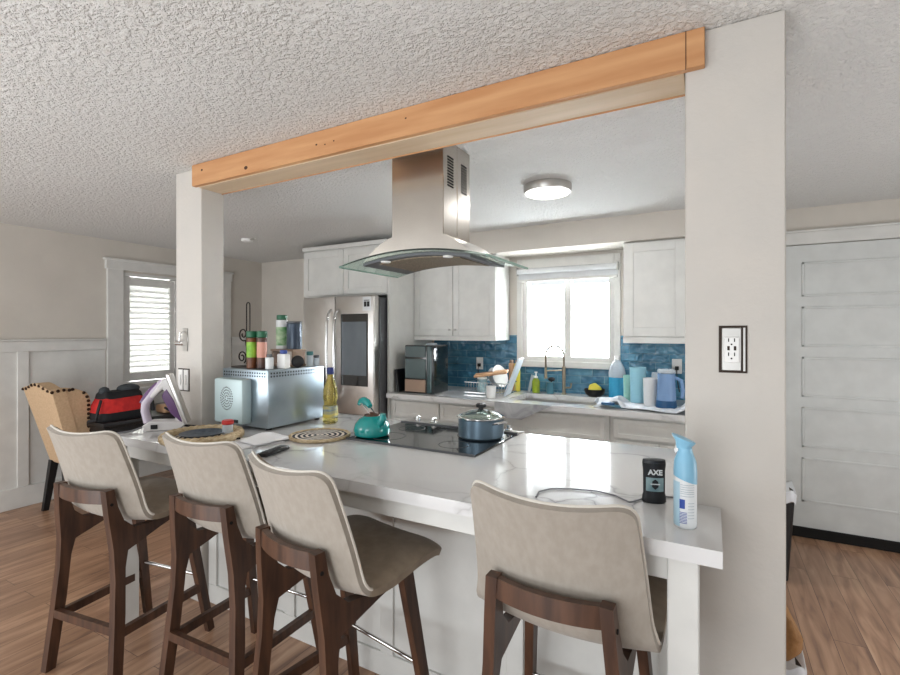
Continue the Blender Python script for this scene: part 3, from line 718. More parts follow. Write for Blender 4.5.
def spice(loc, h, m, label, lab):
    r = thing('spice_jar', label, 'spice jar', loc)
    cyl('jar', .026, h*.84, m, r); cyl('cap', .0275, h*.18, 'green_cap', r, (0, 0, h*.84+.0005))
    MB().lathe([(.0264, h*.3), (.0264, h*.72)], n=24).build('label', lab, r)
spice((-2.165, 1.735, ZM), .195, 'spice_amber', 'green-capped spice jar with a lime green label on the microwave', 'lime_label')
spice((-2.105, 1.752, ZM), .195, 'spice_dark', 'green-capped dark spice jar with a pinkish label on the microwave', 'pink_label')
pb = thing('pill_bottle', 'short translucent pill bottle with dark cap on the microwave', 'bottle', (-2.028, 1.735, ZM)); cyl('bottle', .021, .062, 'milky', pb); cyl('cap', .014, .016, 'steel_dark', pb, (0, 0, .0625))
pb = thing('pill_bottle', 'square white medicine bottle with a blue cap on the microwave', 'bottle', (-1.996, 1.80, ZM)); MB().box((-.03, -.02, 0), (.03, .02, .078), .006, 2).build('bottle', 'white_plastic', pb); cyl('cap', .019, .02, 'blue_cap', pb, (0, 0, .0785))
# a small wooden riser with the two tall tins
rs = tag(MB().box((-.09, -.05, 0), (.09, .05, .012), .002, 1).box((-.085, -.045, .012), (-.075, .045, .085)).box((.075, -.045, .012), (.085, .045, .085)).box((-.09, -.05, .085), (.09, .05, .097), .002, 1).build('shelf_riser', 'copper_band', None, (-2.125, 1.95, ZM)), 'small brown riser on the microwave carrying two tall containers', 'riser')
tc_ = thing('seasoning_bottle', 'tall green-labelled seasoning bottle with green cap on the small riser', 'bottle', (-2.165, 1.94, ZM+.0975)); cyl('bottle', .032, .165, 'milky', tc_); MB().lathe([(.0324, .02), (.0324, .125)], n=24).build('label', 'green_label', tc_); cyl('cap', .029, .028, 'green_cap', tc_, (0, 0, .1655))
tn = thing('supplement_tin', 'dark navy round tin on the small riser', 'tin', (-2.082, 1.955, ZM+.0975)); cyl('can', .042, .145, 'navy_tin', tn); cyl('lid', .0425, .012, 'steel_dark', tn, (0, 0, .1455))
gb = thing('grinder_bottle', 'spice grinder lying on its side with a black cap, on the microwave', 'spice grinder', (-2.004, 1.905, ZM+.033))
rot = Matrix.Rotation(R(90), 4, 'X') @ Matrix.Rotation(R(0), 4, 'Y')
rot = Matrix.Rotation(R(48), 4, 'Z') @ Matrix.Rotation(R(90), 4, 'X')
MB().lathe([(.0, -.1), (.02, -.1), (.024, -.09), (.024, .0), (.018, .008)], mtx=rot).build('bottle', 'leaf_label', gb)
MB().lathe([(.02, .008), (.033, .012), (.033, .03), (.024, .037), (0, .038)], mtx=rot).build('cap', 'black', gb)
sb_ = thing('shaker_bottle', 'small clear shaker with teal cap at the right edge of the microwave', 'shaker', (-1.998, 1.992, ZM)); cyl('bottle', .018, .062, 'clear_plastic', sb_); cyl('cap', .019, .022, 'teal_cap', sb_, (0, 0, .0625))
sb_ = thing('shaker_bottle', 'small clear shaker with dark cap beside the teal-capped shaker', 'shaker', (-1.995, 2.04, ZM)); cyl('bottle', .016, .046, 'clear_plastic', sb_); cyl('cap', .0165, .015, 'steel_dark', sb_, (0, 0, .0465))

ob = thing('oil_bottle', 'yellow cooking oil bottle with a dark blue cap beside the microwave', 'bottle', (-1.862, 2.01, Z)); ob.scale = (1.12, 1.12, .93)
MB().lathe([(.03, 0), (.036, .006), (.036, .09), (.03, .12), (.036, .15), (.034, .2), (.022, .25), (.014, .275), (.014, .29)], n=24).build('bottle', 'oil', ob)
MB().lathe([(.0366, .035), (.0366, .105)], n=24).build('label', 'label_blue', ob); cyl('cap', .017, .04, 'navy', ob, (0, 0, .2905))

# kettle
kt = thing('kettle', 'teal enamel whistling kettle on the cooktop corner', 'kettle', (-1.432, 1.83, CI+.0087), R(-20))
MB().lathe([(.0, 0), (.072, 0), (.083, .008), (.088, .03), (.08, .06), (.062, .082), (.04, .094), (.036, .097)], n=40).build('body', 'teal_enamel', kt)
MB().lathe([(.038, .096), (.036, .102), (.015, .108), (.012, .112), (0, .113)], n=24).build('lid', 'walnut', kt)
MB().tube([(.060, 0, .055), (.082, 0, .078), (.092, 0, .10)], [.02, .017, .014], 14).build('spout', 'teal_enamel', kt)
MB().tube([(.093, 0, .088), (.098, 0, .116)], [.018, .013], 12).build('spout_cap', 'teal_enamel', kt)
q = MB()
for s_ in (-.014, .014): q.tube([(.045, s_, .08), (-.01, s_, .115), (-.06, s_, .142)], .0035, 8)
q.build('handle_arm', 'chrome', kt)
hp = [(-.015, 0, .138), (-.04, 0, .153), (-.07, 0, .160), (-.098, 0, .155), (-.118, 0, .136)]
MB().tube(hp, [.012, .018, .019, .017, .01], 12).build('handle', 'teal_enamel', kt)

# pot with glass lid
pt = thing('cooking_pot', 'blue-grey pot with a glass lid on the cooktop', 'pot', (-.965, 2.065, CI+.0087), R(-20))
MB().lathe([(0, 0), (.10, 0), (.108, .008), (.108, .088), (.111, .091), (.106, .091), (.103, .012), (0, .006)], n=44).build('body', 'pot_enamel', pt)
ld = MB().lathe([(.100, .095), (.085, .108), (.05, .121), (.02, .127), (0, .128)], n=44).build('lid_glass', 'glass', pt)
solid(ld, .003)
MB().lathe([(.101, .0915), (.111, .0925), (.111, .097), (.101, .098), (.101, .0915)], n=44).build('lid_rim', 'chrome', pt)
MB().lathe([(.012, .128), (.012, .136), (.024, .14), (.025, .152), (.018, .157), (0, .158)], n=24).build('lid_knob', 'black', pt)
for s_ in (-1, 1):
    MB().tube([(s_*.107, -.03, .076), (s_*.135, -.028, .083), (s_*.14, 0, .085), (s_*.135, .028, .083), (s_*.107, .03, .076)], .006, 8).build('handle', 'chrome', pt)

# woven charger with plate and jar
wb = thing('woven_tray', 'round woven straw tray with a thick knotted rim on the left end of the island', 'tray', (-2.10, 1.41, Z), 0)
q = MB()
ring = []
for k_ in range(72):
    t_ = 2*math.pi*k_/72; ring.append((.16*math.cos(t_), .16*math.sin(t_), .02))
q.tube(ring, [.018+.004*(k_ % 2) for k_ in range(72)], 10, True); q.build('rim', 'woven', wb, angle=80)
MB().lathe([(0, 0), (.15, 0), (.15, .012), (0, .012)], n=48).build('weave', 'swirl', wb)
pl = tag(MB().lathe([(0, 0), (.06, 0), (.098, .014), (.1, .017), (.06, .006), (0, .005)], n=40).build('plate', 'navy_tin', None, (-2.115, 1.42, Z+.0125)), 'dark blue plate lying inside the woven straw tray', 'plate')
jr = thing('small_jar', 'little glass jar with a red lid at the edge of the woven tray', 'jar', (-2.035, 1.495, Z+.0125)); cyl('jar', .024, .05, 'clear_plastic', jr); cyl('lid', .027, .02, 'red_plastic', jr, (0, 0, .0505))
# placemat
wm = thing('woven_placemat', 'flat round black and white swirl placemat next to the kettle', 'placemat', (-1.655, 1.715, Z))
MB().lathe([(0, 0), (.132, 0), (.132, .010), (0, .010)], n=48).build('weave', 'swirl', wm)
MB().tube([(.137*math.cos(2*math.pi*k_/60), .137*math.sin(2*math.pi*k_/60), .008) for k_ in range(60)], [.008+.0012*(k_ % 2) for k_ in range(60)], 8, True).build('rim', 'woven', wm, angle=80)

# papers
def sheet(name, pts, z, label, curl=0):
    n = 8; a, b_, c_, d_ = [Vector((p[0], p[1], 0)) for p in pts]; G = []
    for i in range(n+1):
        row = []
        for j in range(n+1):
            u, v_ = i/n, j/n; p = a*(1-u)*(1-v_)+b_*u*(1-v_)+c_*u*v_+d_*(1-u)*v_
            row.append((p.x, p.y, z+curl*math.sin(math.pi*u)*math.sin(math.pi*v_)+.002*math.sin(9*u+4*v_)**2))
        G.append(row)
    o = MB().grid(G).build(name, 'paper', recalc=False); solid(o, .0006, 1); return tag(o, label, 'paper')
sheet('paper_sheet', [(-1.98, 1.38), (-1.78, 1.33), (-1.72, 1.56), (-1.94, 1.60)], Z+.001, 'white sheet of paper lying flat on the island in front of the microwave', .002)
sheet('paper_sheet', [(-1.90, 1.44), (-1.75, 1.42), (-1.72, 1.62), (-1.90, 1.63)], Z+.008, 'creased folded paper lying on top of the flat white sheet', .03)
tag(MB().tube([(-1.965, 1.42, Z+.01), (-1.925, 1.48, Z+.01)], .0045).build('pen', 'black'), 'black pen on the paper sheet', 'pen')
rm = thing('remote_control', 'slim black remote lying near the front edge of the island', 'remote', (-1.605, 1.395, Z), R(12))
MB().box((-.024, -.078, 0), (.024, .078, .016), .006, 2).build('case', 'black', rm)
q = MB()
for i in range(3):
    for j in range(5): q.lathe([(.004, .0155), (.004, .0175), (0, .0175)], (-.013+.013*i, -.05+.02*j, 0), 8)
q.build('button', 'steel_dark', rm)

# iron, standing on its heel
ir = thing('clothes_iron', 'purple and white steam iron standing on its heel at the left end of the island', 'iron', (-2.49, 1.46, Z), R(46))
# local x = across, z = up, thickness in y; soleplate on +x side
MB().prism([(.105, .028), (.118, .032), (.032, .285), (.015, .29), (.018, .27)], 'y', -.045, .045, .003).build('soleplate', 'steel', ir)
MB().prism([(.095, .03), (.106, .03), (.02, .272), (-.005, .255), (-.06, .175), (-.045, .165), (.0, .215), (.045, .12), (.06, .05)], 'y', -.04, .04, .006).build('housing', 'iron_white', ir)
MB().prism([(.085, .035), (.098, .032), (.055, .155), (.018, .22), (-.005, .175), (.035, .09)], 'y', -.043, .043, .006).build('water_tank', 'purple', ir)
MB().tube([(-.005, 0, .25), (-.05, 0, .195), (-.085, 0, .14), (-.088, 0, .10), (-.075, 0, .04)], [.018, .02, .021, .02, .02], 12).build('handle', 'lilac', ir)
MB().tube([(-.03, 0, .238), (-.075, 0, .185), (-.103, 0, .14)], [.012, .016, .012], 10).build('handle_grip', 'purple', ir)
MB().prism([(-.085, 0), (.075, 0), (.108, .03), (.09, .045), (-.06, .05), (-.09, .03)], 'y', -.045, .045, .005).build('heel', 'iron_white', ir)
MB().box((-.05, -.05, .012), (-.02, -.044, .034)).build('cord_socket', 'black', ir)
tag(MB().tube([(-2.55, 1.395, Z+.02), (-2.56, 1.33, Z+.006), (-2.57, 1.28, Z+.006), (-2.575, 1.25, Z-.005), (-2.575, 1.245, .85), (-2.56, 1.25, .75), (-2.54, 1.25, .70)], .005).build('iron_cord', 'cord_grey'), 'grey cord of the steam iron hanging over the worktop edge', 'cord')

# deodorant stick
dd = thing('deodorant_stick', 'black deodorant stick with a silver-blue label on the island by the right post', 'deodorant', (-.152, 1.535, Z), R(17))
MB().lathe([(.03, 0), (.034, .004), (.033, .02), (.0305, .028), (.031, .095), (.0325, .108), (.033, .114), (.033, .118)], n=28, sy=.55).build('body', 'deo_black', dd)
MB().lathe([(.033, .1185), (.031, .127), (.0, .129)], n=28, sy=.55).build('cap', 'deo_black', dd)
lb = MB().lathe([(.0312, .036), (.0312, .076)], n=28, sy=.56); lb.f = [f for f in lb.f if len(f) == 4 and sum(lb.v[i][1] for i in f) < -.045]; lb.sm = [True]*len(lb.f)
lb.build('label', 'deo_label', dd)
text_obj('brand_lettering', 'AXE', .021, 'label_white', dd, (0, -.0186, .092), (R(90), 0, 0), .0008)
MB().prism([(0, .042), (.009, .05), (.008, .066), (0, .072), (-.008, .066), (-.009, .05)], 'y', -.0186, -.0172).build('emblem', 'deo_black', dd)
MB().box((-.013, -.0192, .0565), (.013, -.0186, .0595)).build('label_strip', 'label_white', dd)
# air freshener
ff = thing('air_freshener', 'white and sky blue air freshener spray bottle on the right end of the island', 'spray bottle', (-.062, 1.385, Z), R(10)); ff.scale = (1, 1, .955)
MB().lathe([(.024, 0), (.027, .004), (.0275, .01), (.0275, .15), (.025, .168), (.022, .174)], n=32).build('can', 'label_white', ff)
capm = MB().lathe([(.0279, .128), (.0282, .15), (.0262, .178), (.020, .196), (.0165, .208), (.0168, .214)], n=32)
capm.v = [(x, y, z+(-.010*x/.028 if z < .15 else 0)) for x, y, z in capm.v]; capm.build('cap', 'sky_blue', ff)
hdm = MB().lathe([(.0168, .212), (.0185, .224), (.026, .236), (.027, .239), (.0, .242)], n=32)
hdm.v = [(x*(1.05)+(-.004), y, z-(x*.42 if z > .22 else 0)) for x, y, z in hdm.v]; hdm.build('spray_head', 'sky_blue', ff)
MB().prism([(-.020, .222), (-.017, .205), (-.024, .198), (-.0265, .204)], 'y', -.005, .005).build('trigger', 'white_plastic', ff)
pn = MB().lathe([(.02785, .006), (.02785, .125)], n=32); pn.f = [f for f in pn.f if len(f) == 4 and sum(pn.v[i][0] for i in f) < -.07]; pn.sm = [True]*len(pn.f); pn.build('side_label', 'sky_blue_pale', ff)
def onlab(t0, t1, z0, z1, r=.0281):
    b = MB(); n = 5; G = [[(r*math.sin(t0+(t1-t0)*k_/n), -r*math.cos(t0+(t1-t0)*k_/n), z) for k_ in range(n+1)] for z in (z0, z1)]; return G
q = MB(); q.grid(onlab(-.62, -.15, .055, .08)); q.build('blue_panel', 'ink_blue', ff, recalc=False)
q = MB()
for z in (.044, .040, .036, .032, .028, .024, .020, .016): q.grid(onlab(-.62, .02, z, z+.0017))
q.build('bar_stripes', 'ink_blue', ff, recalc=False)
q = MB()
for z in (.088, .095, .100, .106, .112, .118): q.grid(onlab(-.55, .7, z, z+.0012))
for z in (.030, .038, .046, .054, .062, .07): q.grid(onlab(.1, .7, z, z+.0012))
q.build('fine_print', 'ink_grey', ff, recalc=False)
# charging cable
cpts = [(-.40, 1.38, Z+.004), (-.415, 1.44, Z+.004), (-.46, 1.49, Z+.004), (-.44, 1.535, Z+.004), (-.37, 1.545, Z+.004), (-.29, 1.52, Z+.004), (-.225, 1.485, Z+.004), (-.19, 1.49, Z+.004), (-.175, 1.60, Z+.004), (-.1, 1.63, Z+.004)]
cpts = [(-.47, 1.40, Z+.003), (-.478, 1.45, Z+.003), (-.455, 1.495, Z+.003), (-.40, 1.525, Z+.003), (-.32, 1.545, Z+.003), (-.26, 1.53, Z+.003), (-.215, 1.49, Z+.003), (-.205, 1.50, Z+.003), (-.19, 1.53, Z+.003), (-.16, 1.585, Z+.003), (-.085, 1.60, Z+.003)]
tag(MB().tube(cpts, .0025, 6).build('charging_cable', 'cord_grey'), 'thin grey cable looping on the island beside the black deodorant', 'cable')

# ------------------------------------------------------------------ switches and outlets on the posts
def wallplate_outlet(loc):
    r = thing('wall_outlet', 'uncovered outlet with USB ports in a ragged cut-out on the right post', 'outlet', loc)
    q = MB(); q.box((-.034, -.001, -.066), (.036, .004, .068)); q.build('ragged_hole', 'rust_gap', r)
    MB().box((-.027, -.004, -.06), (.022, 0, .062), .002, 1).build('mounting_strap', 'nickel', r)
    MB().box((-.021, -.008, -.036), (.017, -.003, .036), .002, 1).build('receptacle', 'white_plastic', r)
    q = MB()
    for z in (.027, -.013): q.box((-.011, -.0088, z-.005), (-.0085, -.0075, z+.005)); q.box((.0035, -.0088, z-.005), (.006, -.0075, z+.005)); q.box((-.0045, -.0088, z-.014), (-.0005, -.0075, z-.010))
    q.build('slot', 'dark_hole', r)
    MB().box((-.013, -.0088, -.002), (-.007, -.0075, .010)).box((.003, -.0088, -.002), (.009, -.0075, .010)).build('usb_port', 'rust_gap', r)
    MB().box((.026, -.004, -.06), (.031, 0, .062)).build('box_edge', 'nickel', r)
wallplate_outlet((.050, 1.5765, 1.40))
sw = thing('wall_switch', 'double switch without cover plate low on the left post', 'switch', (-2.542, 1.597, 1.188))
MB().box((-.05, -.001, -.062), (.05, .004, .062)).build('ragged_hole', 'rust_gap', sw)
for x in (-.024, .024):
    MB().box((x-.02, -.006, -.056), (x+.02, 0, .056), .002, 1).build('mounting_strap', 'white_plastic', sw); MB().box((x-.008, -.011, -.028), (x+.008, -.005, .028), .002, 1).build('rocker', 'white_plastic', sw)
th = thing('wall_bracket', 'small chrome wall bracket on the left post above the switches', 'bracket', (-2.535, 1.597, 1.40))
MB().box((-.014, -.004, -.055), (.03, 0, .07), .002, 1).build('back_plate', 'nickel', th)
MB().tube([(.008, -.004, .05), (.008, -.03, .045), (.008, -.034, 0), (.008, -.02, -.02), (.008, -.004, -.02)], .006).build('hook', 'chrome', th)
MB().tube([(-.045, -.018, -.01), (.03, -.018, -.01)], .014, 12).build('spindle', 'chrome', th)

# ------------------------------------------------------------------ things on the back worktop
ZB = CT+.0005
im = thing('ice_maker', 'dark glossy countertop ice maker with a copper-coloured drip base left of the sink', 'ice maker', (-2.235, 3.68, ZB))
MB().box((-.15, -.17, 0), (.15, .09, .42), .012, 3).build('body', 'ice_dark', im)
MB().box((-.142, -.176, .13), (.07, -.168, .30), .003, 1).build('window', 'ice_glass', im); MB().box((-.142, -.176, .315), (.07, -.168, .41), .003, 1).build('front_panel', 'ice_glass', im)
MB().box((-.142, -.178, .012), (.07, -.168, .12), .003, 1).build('drip_base', 'copper_band', im)
MB().tube([(.105, -.165, .01), (.105, -.165, .41)], .026, 16).build('front_column', 'ice_glass', im)
MB().lathe([(.0, .421), (.05, .421), (.045, .435), (0, .437)], (.03, 0, 0)).build('lid_dish', 'clear_plastic', im)
tag(MB().prism([(-.1, 0), (.1, 0), (.1, .2), (-.1, .2)], 'x', -.012, .012, .003).build('cutting_board', 'black', None, (-2.447, 3.60, ZB+.004), (0, R(-9), 0)), 'black board leaning on the tall white panel beside the ice maker', 'board')
def plug_outlet(x, z, lab):
    r = thing('wall_outlet', lab, 'outlet', (x, YB-.0125, z)); MB().box((-.036, -.006, -.058), (.036, 0, .058), .003, 1).build('cover_plate', 'white_plastic', r)
    MB().box((-.014, -.03, -.03), (.014, -.006, .0), .003, 1).build('plug', 'black', r); MB().tube([(0, -.03, -.02), (.002, -.045, -.06), (.01, -.04, -.14), (.02, -.03, -.2)], .004).build('plug_cord', 'black', r)
plug_outlet(-1.96, 1.15, 'white outlet with a black plug on blue tiles right of the ice maker')
plug_outlet(-.245, 1.18, 'white outlet with a black plug on blue tiles beside the right post')

rk = thing('dish_rack', 'chrome wire dish rack left of the sink', 'dish rack', (-1.70, 3.84, ZB))
q = MB()
for z in (.012, .10): q.tube([(-.19, -.13, z), (.19, -.13, z), (.19, .13, z), (-.19, .13, z)], .004, 6, True)
q.build('frame', 'chrome', rk)
q = MB()
for k_ in range(15):
    x = -.18+.36*k_/14; q.tube([(x, -.13, .10), (x, -.13, .012), (x, .13, .012), (x, .13, .10)], .002, 5)
q.build('wires', 'chrome', rk)
def plate(loc, tilt, r_, m, lab, yaw=0):
    o = MB().lathe([(0, 0), (r_*.6, 0), (r_, .014), (r_, .018), (r_*.6, .005), (0, .005)], n=32).build('plate', m, None, loc, (R(tilt), 0, R(yaw))); return tag(o, lab, 'plate')
plate((-1.64, 3.88, ZB+.145), 72, .10, 'white_plastic', 'white plate standing nearest the board in the dish rack', 75)
plate((-1.69, 3.88, ZB+.13), 70, .09, 'clear_plastic', 'clear glass plate standing in the dish rack', 75)
tag(MB().box((-.15, -.045, -.012), (.15, .045, .012), .01, 2).build('wooden_board', 'bread', None, (-1.68, 3.80, ZB+.175), (R(10), R(-9), R(10))), 'tan wooden board lying across the top of the dish rack', 'board')
ck = thing('cutlery_cup', 'patterned grey cup in the left part of the dish rack', 'cup', (-1.74, 3.75, ZB+.02)); cyl('cup', .042, .11, 'deo_label', ck); cyl('rim', .044, .012, 'white_plastic', ck, (0, 0, .1105))
for i, (x, m_, lab) in enumerate(((-1.60, 'bread', 'tan bottle behind the dish rack'), (-1.545, 'sponge', 'yellow bottle behind the dish rack'))):
    r = thing('condiment_bottle', lab, 'bottle', (x, 4.08, ZB)); cyl('bottle', .026, .25, m_, r); cyl('cap', .018, .03, 'copper_band', r, (0, 0, .2505))
tag(MB().lathe([(.033, 0), (.036, .004), (.041, .095), (.038, .095), (.033, .006), (0, .006)], n=28).build('mug', 'white_plastic', None, (-1.575, 3.56, ZB)), 'white tumbler at the front edge of the worktop by the dish rack', 'tumbler')
tag(MB().box((-.11, -.008, 0), (.11, .008, .33), .006, 2).build('cutting_board', 'pale_board', None, (-1.500, 3.72, ZB+.01), (R(21), 0, R(99))), 'pale grey board leaning at the left edge of the sink', 'board')

fc = thing('kitchen_faucet', 'brushed brass spring-neck faucet behind the sink', 'faucet', (-1.115, 4.06, ZB)); fc.scale = (.8, .8, .83)
MB().lathe([(.028, 0), (.028, .012), (.018, .02), (.018, .28), (.014, .29)], n=24).build('post', 'brass', fc)
neck = [(0, 0, .28), (0, 0, .36)]+[Vector((-.10, 0, .40))+Vector((.10*math.cos(R(a_)), 0, .10*math.sin(R(a_)))) for a_ in range(0, 181, 12)]+[(-.20, 0, .34), (-.20, 0, .26)]
MB().tube(neck, [.0095+.002*(k_ % 2) for k_ in range(len(neck))], 10).build('spring_neck', 'spring', fc)
MB().tube([(-.20, 0, .27), (-.20, 0, .18), (-.195, 0, .155)], [.012, .016, .02], 14).build('spray_head', 'brass', fc)
MB().tube([(0, 0, .25), (-.2, 0, .235)], .007).build('support_arm', 'brass', fc)
MB().tube([(.01, 0, .07), (.075, -.01, .075), (.082, -.012, .12)], .010).build('lever', 'brass', fc)
sp_ = thing('soap_bottle', 'lime green hand soap pump bottle left of the faucet', 'soap dispenser', (-1.36, 4.05, ZB)); MB().lathe([(.03, 0), (.034, .005), (.034, .1), (.022, .125), (.014, .13)], n=24).build('bottle', 'lime_soap', sp_)
MB().lathe([(.016, .13), (.016, .145), (.006, .148), (.006, .175), (.014, .177), (.014, .185), (0, .186)], n=16).build('pump', 'white_plastic', sp_)
sp_ = thing('scrub_holder', 'teal tumbler with a dark brush beside the faucet', 'tumbler', (-1.235, 4.06, ZB)); cyl('cup', .034, .10, 'teal_plastic', sp_); MB().tube([(0, 0, .02), (.01, 0, .11)], .006).build('brush_handle', 'black', sp_); MB().sphere((.012, 0, .125), .026, (1.2, 1, .7)).build('brush_head', 'black_soft', sp_)
tag(MB().tube([(-1.44, 4.09, ZB), (-1.405, 4.11, ZB+.15)], [.012, .02], 12).build('drinking_glass', 'clear_plastic'), 'clear slanted glass behind the sink, left of the lime soap', 'glass')
tag(MB().lathe([(.05, 0), (.075, .02), (.085, .06), (.08, .06), (.07, .022), (0, .008)], n=32).build('bowl', 'black', None, (-.86, 4.07, ZB)), 'small black bowl behind the sink holding a yellow sponge', 'bowl')
tag(MB().prism([(-.05, 0), (.06, .0), (.05, .03), (0, .065), (-.04, .05)], 'y', -.028, .028, .008).build('sponge', 'sponge', None, (-.86, 4.07, ZB+.045)), 'yellow sponge in the small black bowl', 'sponge')
bb = thing('dish_soap_bottle', 'clear bottle half full of bright blue dish liquid by the window corner', 'bottle', (-.675, 4.03, ZB)); bb.scale = (1.15, 1.15, 1.12)
MB().lathe([(.05, 0), (.056, .006), (.056, .15), (.054, .152)], n=28).build('blue_liquid', 'blue_liquid', bb); MB().lathe([(.0562, .153), (.058, .18), (.05, .22), (.028, .262), (.016, .275)], n=28).build('bottle', 'clear_plastic', bb); cyl('cap', .018, .03, 'white_plastic', bb, (0, 0, .2755))
def cup(loc, r_, h, m, lab, nm='tumbler'):
    return tag(MB().lathe([(r_*.86, 0), (r_*.9, .004), (r_, h), (r_*.93, h), (r_*.82, .008), (0, .008)], n=32).build(nm, m, None, loc), lab, 'tumbler')
cup((-.565, 3.86, ZB), .036, .205, 'mint', 'mint green tumbler behind the taller aqua tumbler')
cup((-.485, 3.78, ZB+.013), .058, .26, 'aqua', 'tall aqua tumbler standing on the towel right of the sink')
cup((-.385, 3.66, ZB+.013), .05, .195, 'milky', 'frosted white tumbler between the aqua tumbler and the blue pitcher')
pc = thing('water_pitcher', 'clear blue plastic pitcher with handle near the right post', 'pitcher', (-.28, 3.62, ZB+.013))
MB().lathe([(.066, 0), (.07, .006), (.064, .05)], n=32).build('base', 'dark_blue', pc); MB().lathe([(.064, .0505), (.056, .2), (.055, .235), (.052, .235), (.053, .2), (.06, .055)], n=32).build('body', 'pitcher_blue', pc)
MB().tube([(.052, 0, .21), (.095, 0, .19), (.105, 0, .12), (.098, 0, .07)], .012, 10).build('handle', 'pitcher_blue', pc); MB().lathe([(.05, .2355), (.058, .24), (.058, .258), (.05, .266), (0, .267)], n=32).build('lid', 'clear_plastic', pc)
pc2 = thing('water_pitcher', 'colourless clear pitcher just behind the blue pitcher', 'pitcher', (-.33, 3.79, ZB+.001)); MB().lathe([(.06, 0), (.062, .2), (.058, .2), (.056, .006), (0, .006)], n=32).build('body', 'clear_plastic', pc2); MB().lathe([(.058, .2005), (.064, .206), (.06, .24), (0, .243)], n=32).build('lid', 'clear_plastic', pc2)
# towel
G = []
for i in range(25):
    row = []
    for j in range(13):
        u, v_ = i/24, j/12; x = -.74+.64*u+.03*math.sin(7*v_); y = 3.44+.30*v_+.03*math.sin(5*u)
        z = ZB+.006+.06*abs(math.sin(8*u+3*v_)*math.sin(5*v_+4*u))*(1 if (u < .28 or u > .86) else .12)
        row.append((x, y, z))
    G.append(row)
tw = MB().grid(G).build('dish_towel', 'towel', recalc=False); solid(tw, .005, -1); tag(tw, 'white crumpled towel spread under the cups right of the sink', 'towel')
tag(MB().box((-.045, -.022, 0), (.045, .022, .018), .006, 2).build('scrub_pad', 'dark_blue', None, (-.635, 3.435, ZB+.03), (0, 0, R(6))), 'dark blue scrub pad at the front edge of the white towel', 'scrub pad')

# ------------------------------------------------------------------ dining corner
ch_ = thing('wing_chair', 'tan wing-back dining chair with dark nailhead trim by the left wall', 'chair', (-4.575, 1.98, 0))
def backpt(u, z, dy=0):   # back panel, reclined towards -Y
    return (u*(.19+.055*(z-.4)/.65), -.12-.17*(z-.4)/.65+dy, z)
zs = [.40+.65*k_/12 for k_ in range(13)]
Pb = []; 
def topz(u): return 1.02+.03*math.cos(u*math.pi)*.8+.012
G1 = [[backpt(-1+2*j/12, .40+(topz(-1+2*j/12)-.40)*k_/12) for j in range(13)] for k_ in range(13)]
G2 = [[backpt(-1+2*j/12, .40+(topz(-1+2*j/12)-.40)*k_/12, .09) for j in range(13)] for k_ in range(13)]
q = MB(); q.grid(G1); q.grid(G2)
for ed in ([(k_, 0) for k_ in range(13)], [(k_, 12) for k_ in range(13)], [(0, j) for j in range(13)], [(12, j) for j in range(13)]):
    vs = [p for i, j in ed for p in (G1[i][j], G2[i][j])]; q.add(vs, [[2*k_, 2*k_+1, 2*k_+3, 2*k_+2] for k_ in range(12)])
q.build('backrest', 'tan_linen', ch_)
nl = []
for s_ in (-1, 1):
    G1 = []
    for k_ in range(17):
        t_ = k_/16; z = .46+.55*t_; b0 = backpt(s_, z)
        fy_ = .10-.13*min(1, t_*2.2)+.02*math.sin(t_*3)
        if t_ > .8: fy_ -= .10*(1-math.sqrt(max(0, 1-((t_-.8)/.2)**2)))
        G1.append([(b0[0]-s_*.012*v_/4, b0[1]+.002+(fy_-b0[1])*v_/4, z+(.012*math.sin(math.pi*v_/4) if t_ > .9 else 0)) for v_ in range(5)])
    G2 = [[(p[0]-s_*.05, p[1], p[2]) for p in row] for row in G1]
    q = MB(); q.grid(G1); q.grid(G2)
    for a_ in (0, -1):
        vs = [p for r1, r2 in zip(G1, G2) for p in (r1[a_], r2[a_])]; q.add(vs, [[2*k_, 2*k_+1, 2*k_+3, 2*k_+2] for k_ in range(16)])
        vs = [p for r1, r2 in zip(G1[a_], G2[a_]) for p in (r1, r2)]; q.add(vs, [[2*k_, 2*k_+1, 2*k_+3, 2*k_+2] for k_ in range(4)])
    q.build('wing', 'tan_linen', ch_)
    for k_ in range(1, 17): p = G1[k_][-1]; nl.append((p[0]+s_*.002, p[1]-.016, p[2]-.004))
    for k_ in range(1, 4): p = G1[-1][k_]; nl.append((p[0]+s_*.002, p[1], p[2]-.016))
for k_ in range(9): u = -1+2*k_/8; p = backpt(u, topz(u)-.012); nl.append((p[0], p[1]-.001, p[2]))
for p in nl: MB().sphere(p, .0125, (1, 1, 1), 8).build('nailhead', 'nail', ch_)
MB().box((-.21, -.12, .38), (.21, .34, .50), .03, 3).build('seat', 'tan_linen', ch_)
for x, y0, y1 in ((-.175, -.10, -.16), (.175, -.10, -.16), (-.175, .30, .32), (.175, .30, .32)):
    MB().bar((x, y0, .40), (x, y1, 0), .05, .055, .034, .038).build('leg', 'ebony', ch_)
dt = thing('dining_table', 'black wooden table by the left window', 'table', (-4.49, 2.62, 0))
MB().box((-.37, -.675, .70), (.37, .675, .74), .006, 2).build('tabletop', 'ebony', dt); MB().box((-.35, -.65, .58), (.35, .65, .70), .004, 1).build('apron', 'ebony', dt)
for x in (-.32, .32):
    for y in (-.62, .62): MB().bar((x, y, .58), (x, y, 0), .07, .07, .05, .05).build('leg', 'ebony', dt)
bg_ = thing('tool_bag', 'red and black soft carry bag open on the black table', 'bag', (-4.30, 2.15, .7405), R(2)); bg_.scale = (.95, .88, 1.0)
